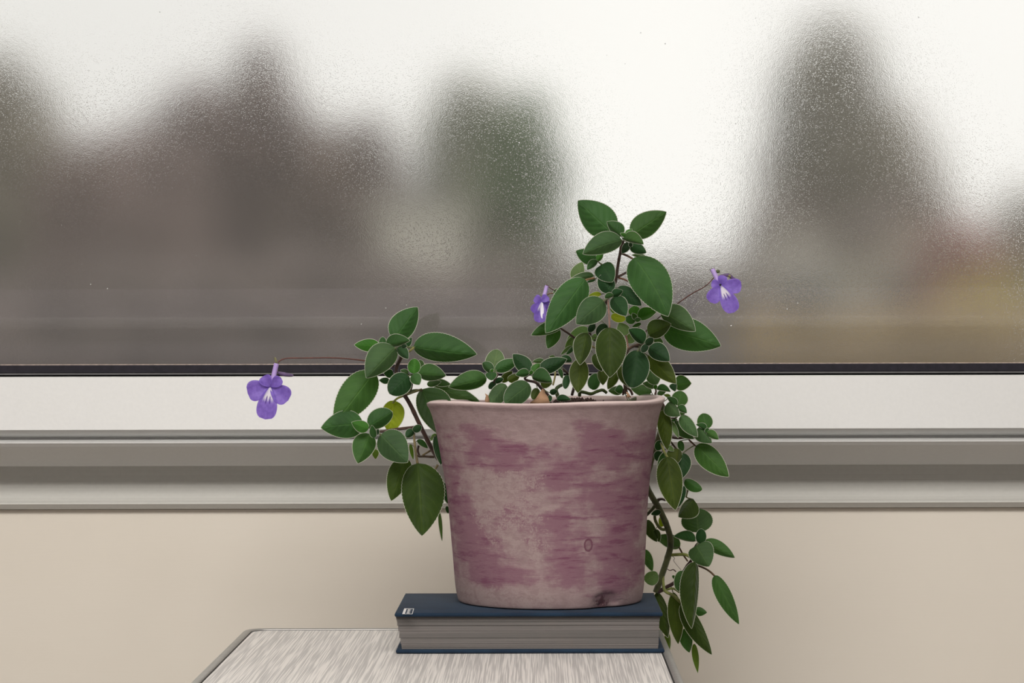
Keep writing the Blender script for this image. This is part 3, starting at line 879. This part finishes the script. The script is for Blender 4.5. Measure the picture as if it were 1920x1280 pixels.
# stems: crop, [(x, y, depth mm behind the pot's middle)], radius in crop pixels at both ends, colour
STEMS = [
 ('X', [(965, 754, 66), (948, 744, 98), (932, 744, 111), (905, 772, 113), (868, 815, 104), (838, 852, 86), (826, 862, 68), (812, 845, 52), (790, 802, 42), (770, 760, 36), (758, 740, 33), (747, 722, 30), (743, 692, 28), (751, 672, 26), (755, 652, 24)], 5.2, 3.2, BROWN),
 ('A', [(1390, 1040, 41), (1300, 1048, 34), (1180, 1062, 26), (1090, 1075, 22), (1025, 1055, 17)], 13, 8, BROWN),
 ('A', [(1275, 800, 36), (1318, 770, 36), (1342, 645, 18)], 10, 8, OLIVE),
 ('B', [(1000, 582, 62), (930, 578, 60), (860, 568, 56), (840, 480, 52)], 11, 7, (0.09, 0.06, 0.035)),
 ('C', [(760, 770, -8), (700, 720, -14), (640, 620, -20), (590, 520, -25), (640, 420, -25), (555, 395, -28)], 15, 10, BROWN),
 ('C', [(1310, 740, -18), (1270, 670, -22), (1200, 600, -30), (1130, 528, -36), (1020, 500, -42), (990, 465, -44), (1065, 410, -46)], 24, 13, BROWN),
 ('C', [(1420, 730, 8), (1390, 620, 6), (1430, 575, 8), (1490, 545, 12), (1560, 470, 14), (1510, 380, 14), (1460, 335, 14)], 26, 14, (0.05, 0.085, 0.02)),
 ('C', [(1690, 700, 24), (1700, 650, 22), (1760, 655, 22), (1840, 672, 22), (1920, 640, 24), (1990, 625, 28), (2040, 660, 30)], 22, 20, (0.085, 0.13, 0.022)),
 ('H', [(420, 1120, 8), (450, 1000, 14), (480, 800, 20), (520, 560, 24), (590, 380, 24), (640, 260, 22), (705, 205, 20)], 22, 20, BROWN),
 ('E', [(520, 1165, 20), (600, 1000, 18), (740, 760, 16), (860, 500, 14), (915, 370, 12), (935, 240, 10), (955, 100, 8), (985, -60, 5), (1000, -150, 3), (1030, -230, 0)], 24, 22, BROWN),
 ('E', [(905, 370, 12), (850, 480, 4), (815, 600, -4), (790, 650, -8), (850, 585, -12)], 14, 9, PINK),
 ('E', [(930, 310, 11), (1000, 285, 14), (1110, 232, 22), (1200, 230, 28)], 21, 14, BROWN),
 ('E', [(640, 300, 10), (760, 330, 12), (900, 345, 12)], 14, 16, (0.12, 0.05, 0.03)),
 ('E', [(300, 1225, 16), (200, 1155, 14), (110, 1095, 12), (40, 1045, 12)], 17, 14, (0.075, 0.04, 0.025)),
 ('E', [(300, 1225, 16), (420, 1290, 20), (520, 1400, 22)], 17, 17, (0.075, 0.04, 0.025)),
 ('D', [(905, 1420, 13), (830, 1300, 10), (760, 1180, 8), (690, 1080, 3), (637, 1030, -2)], 12, 9, GREENST),
 ('G', [(240, 1120, 22), (225, 900, 18), (250, 640, 10), (265, 540, 4), (330, 492, 0), (400, 468, -4), (490, 462, -8)], 26, 15, (0.12, 0.07, 0.045)),
 ('G', [(330, 490, 0), (415, 500, 0), (430, 545, -2)], 16, 14, (0.10, 0.07, 0.04)),
 ('G', [(200, 1140, 30), (215, 1065, 28), (260, 1052, 26), (300, 1080, 28), (325, 1135, 30)], 14, 17, (0.14, 0.075, 0.05)),
 ('G', [(630, 1130, 66), (640, 1090, 62), (632, 1050, 58)], 14, 10, PINK),
 ('E', [(1250, 1120, 30), (1260, 1030, 26), (1225, 960, 22)], 12, 9, GREENST),
 ('X', [(1175, 756, 52), (1210, 744, 66), (1237, 752, 78), (1242, 790, 84), (1232, 830, 86), (1220, 868, 88), (1212, 905, 90), (1222, 930, 92), (1236, 953, 94), (1252, 990, 96), (1257.5, 1018, 97), (1252, 1045, 98), (1241, 1078, 99), (1230, 1110, 101)], 5.2, 6.2, (0.075, 0.085, 0.026)),
 ('K', [(410, 260, 74), (480, 400, 66), (540, 505, 60), (640, 488, 52), (660, 400, 42), (620, 345, 36)], 13, 9, (0.10, 0.035, 0.025)),
 ('K', [(400, 560, 84), (480, 700, 72), (560, 790, 62), (660, 808, 52), (790, 800, 46), (830, 850, 42), (930, 940, 38)], 26, 11, (0.12, 0.05, 0.028)),
 ('K', [(790, 800, 46), (900, 800, 42), (1010, 770, 38), (1075, 712, 32)], 12, 9, GREENST),
 ('L', [(310, 520, 62), (370, 600, 56), (395, 630, 54)], 8, 7, (0.10, 0.06, 0.03)),
 ('N', [(215, 600, 100), (280, 560, 98), (335, 530, 95), (390, 470, 93), (435, 400, 92), (470, 350, 90), (495, 260, 86), (535, 215, 80)], 15, 9, (0.050, 0.020, 0.016)),
 ('L', [(240, 1045, 93), (200, 1110, 94), (140, 1175, 98)], 15, 12, OLIVE),
 ('L', [(236, 1045, 93), (270, 1038, 90), (310, 1045, 86), (400, 1010, 80), (455, 960, 74)], 12, 6, (0.06, 0.035, 0.025)),
 ('N', [(290, 118, 97), (255, 130, 95), (222, 110, 94), (195, 60, 94), (190, 20, 94)], 12, 11, (0.12, 0.14, 0.03)),
]
STEM_OBJ = []
for cr, pts, r0, r1, colr in STEMS:
    wp = [tuple(pt(cr, *p)) for p in pts]
    m = mpp(cr, pts[0][2])
    o, path = tube_part('stem', wp, r0 * m, r1 * m, colr, PL, 6, 9, knob=.10)
    NODES += [Vector(p) for p in path]

# petioles drawn where the photo shows them: crop, points, radii, colour
PETIOLES = [
 ('A', [(1262, 808, 35), (1215, 830, 38), (1185, 862, 40)], 9, 8, YG_), ('A', [(1285, 800, 36), (1345, 778, 38), (1405, 758, 40)], 9, 9, (0.16, 0.14, 0.05)),
 ('A', [(1228, 560, 28), (1275, 505, 26), (1345, 445, 24)], 8, 9, (0.24, 0.22, 0.06)), ('B', [(838, 372, 40), (842, 470, 26), (866, 640, 18)], 10, 12, (0.16, 0.12, 0.05)),
 ('D', [(995, 920, 6), (1090, 955, 4), (1195, 1015, -4)], 17, 18, (0.14, 0.075, 0.045)), ('E', [(600, 330, 8), (520, 345, 2), (445, 365, -4)], 17, 18, (0.30, 0.16, 0.05)),
 ('E', [(800, 655, -10), (812, 820, -22), (825, 1075, -34)], 14, 16, (0.22, 0.12, 0.09)), ('E', [(940, 320, 12), (1030, 345, 16), (1115, 380, 22)], 16, 16, (0.24, 0.10, 0.05)),
 ('G', [(268, 530, 4), (255, 420, 12), (238, 345, 16)], 13, 12, (0.20, 0.08, 0.05)), ('L', [(262, 575, 30), (285, 640, 20), (316, 695, 14)], 10, 11, (0.26, 0.27, 0.07)),
 ('L', [(466, 935, 64), (475, 985, 62), (470, 1022, 60), (530, 1042, 58)], 5, 6, (0.16, 0.17, 0.04)), ('L', [(470, 1022, 60), (478, 985, 58), (486, 965, 54)], 7, 9, (0.14, 0.16, 0.04)),
 ('N', [(316, 320, 97), (370, 317, 94), (420, 318, 90), (465, 340, 86), (495, 375, 82)], 13, 13, (0.28, 0.32, 0.07)),
 ('N', [(253, 480, 98), (254, 530, 97), (268, 590, 95), (330, 625, 93), (390, 680, 91)], 12, 13, (0.26, 0.29, 0.07)),
 ('N', [(222, 600, 100), (280, 580, 98), (330, 572, 96), (378, 600, 95)], 9, 10, (0.28, 0.32, 0.08)), ('N', [(500, 395, 88), (560, 418, 84), (605, 445, 80), (642, 480, 78)], 8, 8, (0.13, 0.07, 0.03)),
 ('N', [(438, 368, 92), (405, 320, 93), (374, 264, 94)], 7, 7, (0.16, 0.10, 0.04)), ('C', [(1350, 560, 14), (1372, 470, 16), (1382, 390, 18)], 13, 12, (0.24, 0.20, 0.06)),
 ('C', [(1540, 410, 12), (1470, 350, 10)], 17, 15, BROWN), ('H', [(780, 425, 18), (735, 400, 14), (720, 390, 12)], 14, 14, (0.3, 0.24, 0.05)),
 ('H', [(810, 280, 22), (755, 300, 24)], 14, 14, (0.06, 0.02, 0.02)), ('B', [(1028, 645, 60), (1008, 680, 62), (960, 760, 66)], 10, 8, (0.22, 0.17, 0.07)),
 ('B', [(1000, 515, 60), (945, 545, 58), (905, 570, 58)], 9, 8, (0.18, 0.13, 0.06)), ('B', [(875, 490, 60), (868, 530, 60), (880, 570, 60)], 9, 9, BROWN),
 ('N', [(322, 330, 97), (340, 345, 96), (332, 362, 96), (355, 395, 96), (388, 432, 95)], 2.0, 1.5, BROWN), ('N', [(282, 425, 98), (305, 436, 97), (330, 430, 97), (350, 446, 96)], 3.0, 5.0, (0.10, 0.05, 0.03)),
]
for cr, pts, r0, r1, colr in PETIOLES:
    m = mpp(cr, pts[0][2])
    tube_part('petiole', [tuple(pt(cr, *p)) for p in pts], r0 * m * .95, r1 * m * .95, colr, PL, 5, 8)

# leaves: crop, base x,y, tip x,y, left/right half width, depth (mm), tone, shape, [tip depth offset], [bend]
LV = '''
A 1195 385 1372 143 108 82 30 m n 10
A 1340 440 1816 496 134 80 24 m n -6 8
A 1085 430 898 425 48 46 22 b n -10
A 1105 440 1112 366 27 28 18 m r 2
A 1135 433 1314 393 72 20 14 m n -10
A 1255 425 1328 368 8 42 26 d n 4
A 1222 445 1302 530 46 30 12 d n -8
A 1250 440 1292 432 16 14 10 k r
A 1205 446 988 673 72 130 10 g n -14
A 1045 632 745 1025 116 133 22 n n -16
A 962 1020 648 1046 100 106 10 m n -10 6
A 1006 1052 878 1006 50 36 2 b n -6
A 1004 1037 1182 928 82 58 12 m r 4
A 1190 842 1165 1090 92 72 44 y n -6
B 485 398 388 633 76 102 12 n n -12
B 570 402 786 624 126 112 4 g n -14
B 520 430 500 328 30 24 -2 m n -4
B 545 405 550 358 12 12 2 k r
B 528 520 530 598 26 26 30 w n
B 866 632 900 1212 194 150 16 o n -22 -6
B 772 590 655 932 86 98 30 o n -10
B 828 372 896 334 26 32 30 d r -4
B 835 368 774 424 26 38 32 d r -4
A 1405 758 1560 1110 162 98 42 g n 6
A 1495 742 1838 850 58 40 70 g n 6
C 497 474 10 586 96 142 -6 n n -10
C 570 400 636 100 118 122 4 l r 8
C 610 368 915 236 80 74 -10 m n 4
C 572 395 448 270 50 72 -26 m r 2
C 560 392 562 500 66 78 -34 m h -8
C 545 397 582 356 20 20 -32 b r
C 605 530 710 478 40 28 -22 d r -4
C 610 522 526 606 38 40 -24 d r -6
C 688 522 828 382 54 48 2 v n 4
C 765 495 928 420 40 66 -6 v n -4
C 742 550 530 815 112 96 -52 g r -14
C 1045 545 732 796 138 142 -66 g r -18
C 1062 380 834 164 100 98 -30 d n 8
C 1168 384 1528 226 102 84 -22 d n 6
C 1440 235 1594 256 72 20 -8 d r 4
C 1240 256 1088 258 24 42 20 g n
C 1382 205 1296 198 8 26 24 l n
C 1095 405 1180 280 62 42 -42 b n 2
C 1045 402 870 428 40 62 -50 m n -12
C 1082 460 1338 524 146 34 -56 m n -14
C 1058 425 1082 370 24 24 -54 b r
C 1190 515 1340 535 4 78 -30 v n 6
C 1150 600 1088 745 55 50 -40 v r -4
C 1425 345 1470 475 34 22 6 m n
C 1535 430 1505 610 44 46 -6 d r -8
C 1310 660 1402 630 34 38 -34 d r -8
C 1308 690 1312 772 28 28 -44 d r -6
C 1398 752 1580 748 66 16 -40 d n -6
D 882 628 350 128 222 262 10 m n 8 -8
D 1150 642 1674 298 192 168 4 n n 6
D 1008 716 424 926 122 190 -16 g n -18 18
D 1008 660 788 444 66 132 -12 m n 2
D 1085 662 1162 556 58 30 -16 b n 2
D 1092 662 984 618 34 30 -20 b n -4
D 1020 692 1334 780 142 22 -20 n n -16
D 1112 758 1008 920 60 52 0 k n -6
D 1130 800 1374 908 88 76 4 d n -10
D 1142 825 1140 748 30 28 -2 k r
D 1372 978 1158 942 20 38 22 g n
D 640 1005 318 884 128 98 0 m n -8
D 640 1030 728 922 60 34 -2 b n 4
D 640 1030 486 1166 34 74 -10 m n -8
D 706 1082 868 1345 142 162 -4 d h -14
E 1192 22 1702 902 292 288 -12 m n -20 -38
F 535 745 198 1206 130 136 -10 m n -18
E 330 392 415 86 128 74 26 l n 6
E 588 292 214 370 28 78 8 g n 4
E 612 354 468 398 18 22 12 d n
E 842 545 686 288 114 136 -14 d r 4
E 862 592 1022 518 74 50 -22 d n -8
E 882 588 752 624 22 58 -26 m r -8
E 948 470 1304 742 112 112 0 d n -14
E 870 620 1074 896 140 108 -22 d n -16
E 738 668 324 1016 190 198 -18 g n -18
E 700 570 496 606 30 48 4 y n
E 846 895 1066 948 62 72 2 y r 4
E 838 795 1062 905 34 44 12 w n
E 1252 932 1534 820 120 62 16 b n 4
E 1190 905 1215 735 92 104 24 b n 4
E 1215 960 1060 935 72 62 14 n r -4
E 1212 950 1162 856 28 48 8 n n
E 1202 960 1292 946 32 34 6 n r
E 1295 1010 1160 1064 28 28 20 n n
E 1404 1178 1744 1016 168 112 0 o n -6
G 472 452 273 263 44 128 -16 d n -8
G 240 345 150 175 86 88 18 l n 8
G 268 445 345 315 62 66 26 l r 4
H 986 108 986 858 250 206 -34 o n -16
H 932 62 812 254 78 88 6 k r -4
H 762 60 668 178 50 52 2 k r -6
H 690 150 345 300 66 112 34 l n 4
H 472 250 314 424 84 54 30 l n 4
H 804 268 704 256 60 60 34 l n
H 640 190 540 670 112 158 -20 o n -14
H 545 565 508 1090 138 146 -6 v t -14
H 428 392 250 522 20 38 26 l n
H 430 398 330 516 44 16 20 m n
H 752 508 868 768 62 74 10 o n -6
H 730 1045 790 798 98 82 44 m r 4
H 830 758 884 972 112 44 24 v n -4
H 1092 778 958 1034 72 66 16 v n -4
H 1140 690 1300 1014 56 92 6 v n -6
G 396 545 310 1042 194 158 -14 d r -14
G 530 612 908 988 138 112 4 v n -10
G 545 502 822 684 136 90 -8 d n -12
G 508 472 602 382 50 46 -20 k r -6
G 528 468 448 568 46 46 -18 k r -8
J 1208 264 1698 404 152 126 14 n n -8 -6
J 1186 100 1480 277 122 64 -2 g n -12
G 610 398 735 442 52 40 14 g n
G 560 800 645 1000 96 92 40 g r
G 610 1052 462 984 22 72 52 g n -8
G 650 1062 832 1094 78 8 50 m n -10
G 630 1062 632 1002 26 26 46 b r
G 642 1014 598 944 60 62 64 g r 4
G 582 1092 306 1052 82 74 74 g n 6
G 195 1092 6 1082 52 64 62 g n 4
G 205 1062 92 1078 52 60 54 m n
G 902 985 894 1094 22 78 50 d n
G 886 1000 1110 985 116 86 56 n n 4
G 660 1130 780 1070 30 40 70 g n
K 655 325 700 102 118 122 40 n r 8
K 622 335 484 196 18 82 30 m n -2
K 640 348 782 432 78 30 26 m n -8
K 500 276 678 476 62 140 28 g n -12
K 540 192 438 160 20 30 70 w n
K 424 386 492 988 104 110 36 v n -14 -4
K 692 472 944 788 88 104 24 g n -14
K 604 556 888 818 58 118 40 g n -8
K 544 558 656 804 44 36 34 l n -6
K 642 530 532 552 22 22 58 m n
K 690 462 742 408 36 36 44 g r
K 1082 672 1022 438 112 116 34 n r 6
K 1072 690 922 604 8 74 26 m n -6
K 1070 732 1102 658 32 32 22 m r
K 1080 718 1258 828 78 42 20 n n -10
K 962 642 1158 880 60 146 28 g n -14
L 556 594 822 854 88 94 32 n n -12
L 314 690 382 1130 98 110 12 v n -16
L 440 655 430 870 74 62 30 d n -10
L 402 622 384 745 44 84 24 v r -6
L 270 558 224 634 34 36 62 d r -6
L 266 648 224 722 34 44 56 d r -6
L 318 598 368 642 18 22 24 l n
L 418 556 440 642 26 28 40 m r
L 302 650 240 850 42 38 28 n n -4
L 458 882 602 962 34 56 48 n r -8
L 452 930 404 1108 32 12 20 d n
L 532 1042 407 1186 110 36 54 o n -10
N 520 152 500 -30 118 116 84 g r 8
N 496 216 334 180 16 62 76 m n -8
N 535 236 540 124 38 40 72 d r
N 558 222 790 341 62 38 78 n n -8
N 502 248 597 406 102 88 68 g h -10
N 380 262 200 182 42 62 104 g n
N 126 58 208 222 34 48 92 o n -8
N 195 128 226 224 26 26 88 o n
N 258 18 238 110 28 28 100 y r
N 236 -4 163 16 20 22 90 d n
N 100 278 173 444 42 32 92 n n
N 118 520 208 452 44 62 88 l r
N 496 370 468 872 38 104 66 o n -10
N 402 438 368 592 26 48 76 n r -6
N 640 474 822 840 54 64 74 n n -10
N 208 598 290 940 48 68 104 o t -6
N 330 600 366 988 58 56 96 v t -6
N 398 680 619 1068 48 78 86 o n -8
N 420 870 450 1052 42 56 98 n n
N 486 985 514 1206 22 26 104 w a
N 290 905 300 1040 16 32 112 w n
N 500 722 582 752 18 46 96 n n
N 345 500 324 474 10 12 92 n r
B 1040 1020 1062 1254 13 13 58 l a
B 1012 408 1052 646 62 36 44 d n
B 1082 790 1106 956 22 32 50 d n
B 1100 975 1112 1032 12 16 50 d r
B 862 448 948 512 28 18 56 m n
B 1026 404 968 452 10 26 64 l n
B 808 476 832 604 14 16 62 w n
A 1442 722 1548 700 22 26 64 g n
A 1490 702 1620 722 28 26 66 g n
A 1190 642 1118 638 32 32 32 d n
A 1160 692 1084 690 26 20 36 d n
A 1400 600 1388 538 26 26 30 g r
A 1345 642 1350 528 50 44 12 b r 2
A 1378 642 1584 656 80 46 16 n n -8
A 1336 645 1386 724 44 42 8 m n -8
A 1304 655 1160 790 84 80 14 d r -12
A 1302 640 1244 614 20 22 22 g n
F 335 1148 74 1226 34 72 10 n n -8
J 302 248 214 427 54 62 18 n n -8
F 300 830 262 870 12 16 16 g n
'''
nl = 0
for ln in LV.strip().splitlines():
    w = ln.split()
    cr = w[0]
    bx, by, tx, ty, wl, wr, d = (float(x) for x in w[1:8])
    tone, shp = w[8], w[9]
    dt = float(w[10]) if len(w) > 10 else -2.0
    bend = float(w[11]) if len(w) > 11 else 0.0
    b, tp = pt(cr, bx, by, d), pt(cr, tx, ty, d + dt)
    m = mpp(cr, d)
    rnd = random.Random(nl * 13 + 5)
    c0 = TONE[tone]
    k = rnd.uniform(1.02, 1.27)
    c3 = (c0[0] * k * 1.03 * rnd.uniform(.94, 1.08), c0[1] * k, c0[2] * k * 1.12 * rnd.uniform(.92, 1.08))
    Lr = (tp - b).length
    small = Lr < .016
    o = blade('leaf', b, tp, wl * m, wr * m, bend * m, c3, 0.85 if tone not in 'ly' else -.6, SHAPE[shp], 1.0 if not small else .5, [M_leaf, M_hair], PL,
              fringe=.00046 if not small else .00035, nu=44 if Lr > .03 else 26, nv=4, bow=-.05 * Lr, seed=nl, cup=.10)
    # short petiole from the nearest stem
    best = min(NODES, key=lambda q: (q - b).length)
    if .0015 < (best - b).length < .017:
        mid_ = (best + b) / 2 + Vector((0, .002, 0))
        pr = min(.0011, max(.0004, (wl + wr) * m * .035))
        vs, fs = tube_geo(spline([tuple(best), tuple(mid_), tuple(b + (tp - b) * .03)], 3), [pr] * 7, 6)
        po = mesh('petiole', vs, fs, M_stem, o)
        po.color = (0.09, 0.11, 0.03, 1)
    nl += 1

# ------------------------------------------------------------------ flowers (parts of the plant)
def flower(cr, centre, tube_pts, tube_r, petals, d, stalk, stalk_r, buds, lip_i, stalk_col=(0.10, 0.032, 0.022)):
    m = mpp(cr, d)
    tube_part('flower_stalk', [tuple(pt(c_, x, y, dd)) for c_, x, y, dd in stalk], stalk_r * m, stalk_r * m * .8, stalk_col, PL, 8, 7)
    # corolla tube is the flower's own mesh; petals, calyx and bud are its pieces
    vs, fs = tube_geo(spline([tuple(pt(cr, *p)) for p in tube_pts], 5), [tube_r[0] * m + (tube_r[1] - tube_r[0]) * m * i / (5 * (len(tube_pts) - 1)) for i in range(5 * (len(tube_pts) - 1) + 1)], 12)
    fl = mesh('flower', vs, fs, M_tube, PL)
    for i, (x, y, wl, wr, dt, off) in enumerate(petals):
        b = pt(cr, centre[0], centre[1], d + off)
        o = blade('petal', b, pt(cr, x, y, d + off + dt), wl * m, wr * m, 0, None, -.5, (.80, .40), 0.15, [M_lip if i == lip_i else M_petal], fl,
                  fringe=0, nu=22, nv=5, bow=-.0012, seed=i * 7, cup=-.06)
    tx, ty, td = tube_pts[0]
    for k in range(5):                # calyx points
        a = k * 1.256
        p0 = pt(cr, tx, ty, td); dirv = (p0 - pt(cr, *tube_pts[1])).normalized()
        si = dirv.orthogonal().normalized(); si.rotate(Matrix.Rotation(a, 3, dirv))
        q0 = p0 + si * tube_r[0] * m * .7 - dirv * .0008
        vs, fs = tube_geo([q0, q0 + dirv * .0014 + si * .0004, q0 + dirv * .0024 + si * .0012], [.0005, .0004, .0001], 6)
        s_ = mesh('sepal', vs, fs, M_stem, fl); s_.color = (0.07, 0.06, 0.03, 1)
    for pts, r0, r1, mat, colr in buds:
        path = spline([tuple(pt(cr, *p)) for p in pts], 5)
        n_ = len(path) - 1
        rad = [m * (r0 + (r1 - r0) * math.sin(math.pi * min(1, i / n_ * .92 + .06)) ** .8) for i in range(n_ + 1)]
        vs, fs = tube_geo(path, rad, 9)
        bo = mesh('bud', vs, fs, mat, fl); bo.color = (*colr, 1)
    return fl

flower('A', (268, 738), [(314, 566, -8), (300, 625, -9), (285, 690, -12), (270, 738, -16)], (19, 20),
       [(218, 656, 52, 46, -2, -20), (348, 672, 38, 44, -2, -20), (98, 792, 72, 84, -2, -18), (402, 842, 80, 66, -2, -18), (228, 984, 78, 74, -4, -19)],
       0, [('A', 1195, 590, 26), ('A', 1080, 560, 18), ('A', 945, 540, 6), ('A', 820, 527, 0), ('A', 700, 522, -4), ('A', 520, 524, -7), ('A', 400, 525, -8), ('A', 345, 540, -8), ('A', 325, 560, -8)], 6.5,
       [([(318, 630, -6), (350, 642, -6), (400, 650, -6), (440, 656, -6)], 4, 16, M_bud, (0, 0, 0)), ([(314, 566, -6), (306, 535, -6), (298, 520, -6)], 7, 10, M_stem, (0.16, 0.15, 0.06)),
        ([(325, 580, -6), (318, 600, -6), (322, 628, -6)], 4, 5, M_stem, (0.14, 0.12, 0.05))], 4)
f2 = flower('Q', (655, 500), [(512, 235, -6), (545, 300, -8), (590, 390, -10), (655, 495, -13)], (42, 40),
       [(488, 468, 74, 78, -2, -15), (700, 332, 86, 78, -2, -15), (470, 790, 120, 126, -2, -16), (1010, 520, 128, 128, -2, -16), (885, 965, 140, 150, -4, -17)],
       0, [('X', 1196, 660, 24), ('X', 1212, 620, 20), ('X', 1232, 598, 14), ('X', 1280, 562, 2), ('Q', 200, 620, -2), ('Q', 340, 545, -4), ('Q', 440, 470, -5), ('Q', 535, 365, -5), ('Q', 560, 335, -5)], 11,
       [([(640, 335, -4), (720, 330, -4), (790, 330, -4), (860, 380, -4), (975, 440, -4)], 7, 32, M_bud, (0, 0, 0)), ([(585, 285, -4), (600, 262, -4), (640, 262, -4)], 12, 30, M_stem, (0.10, 0.13, 0.04)),
        ([(785, 325, -5), (805, 345, -5), (820, 360, -5)], 12, 26, M_stem, (0.16, 0.15, 0.05)), ([(640, 492, -19), (650, 494, -20)], 16, 18, M_dark, (0, 0, 0))], 4)
flower('F', (162, 940), [(207, 802, 4), (198, 840, 3), (186, 885, 1), (165, 938, -2)], (17, 18),
       [(100, 905, 36, 40, -2, -4), (212, 888, 34, 38, 2, -4), (90, 1035, 62, 48, -4, -5), (235, 1000, 50, 50, 6, -3), (135, 1118, 62, 48, -6, -6)],
       0, [('F', 480, 985, 12), ('F', 380, 900, 12), ('F', 290, 850, 8), ('F', 250, 832, 5), ('F', 218, 806, 4)], 5,
       [([(262, 868, 4), (235, 868, 4), (212, 880, 2)], 4, 6, M_stem, (0.14, 0.07, 0.03)), ([(205, 800, 3), (214, 796, 3)], 8, 10, M_stem, (0.12, 0.05, 0.05))], 4)
blade('throat', pt('F', 172, 945, -9), pt('F', 170, 1085, -12), 10 * mpp('F', 0), 18 * mpp('F', 0), 0, None, 0, (.8, .5), 0, [M_throat], PL, 0, 16, 3, 0, 3)

# ------------------------------------------------------------------ dry scraps lying on the soil
M_dry = plain('dry_brown_leaf', (0.36, 0.21, 0.12), 0.8, 120, .25, .3)
def scrap(label, cr, outline, d, lean):
    vs = []
    n = len(outline)
    cx = sum(p[0] for p in outline) / n; cy = sum(p[1] for p in outline) / n
    for k in (0, 1):
        for x, y in outline:
            vs.append(pt(cr, x, y, d + k * .5 + lean * (cy - y) / 60 + 2.2 * math.sin((x - cx) * .03)))
    vs.append(pt(cr, cx, cy, d - 2.2)); vs.append(pt(cr, cx, cy, d - 1.7))
    fs = []
    for i in range(n):
        j = (i + 1) % n
        fs += [(i, j, 2 * n), (j + n, i + n, 2 * n + 1), (i, i + n, j + n, j)]
    o = mesh('dry_leaf', vs, fs, M_dry)
    tag(o, label, 'dry leaf', 'dry leaf scraps on the soil')
    return o
scrap('large curled brown dry leaf on the soil right of the front round leaf', 'C', [(1215, 605), (1175, 660), (1130, 730), (1060, 780), (1040, 805), (1310, 800), (1290, 720), (1250, 660), (1240, 620)], -58, 2)
scrap('narrow brown dry leaf scrap standing at the left inside the rim', 'C', [(474, 664), (486, 700), (474, 750), (480, 790), (540, 800), (530, 740), (515, 690)], -66, 1)
scrap('small pale brown dry scrap on the soil at the right of the pot', 'G', [(240, 1095), (250, 1130), (245, 1172), (310, 1172), (290, 1135), (265, 1105)], -40, 1)
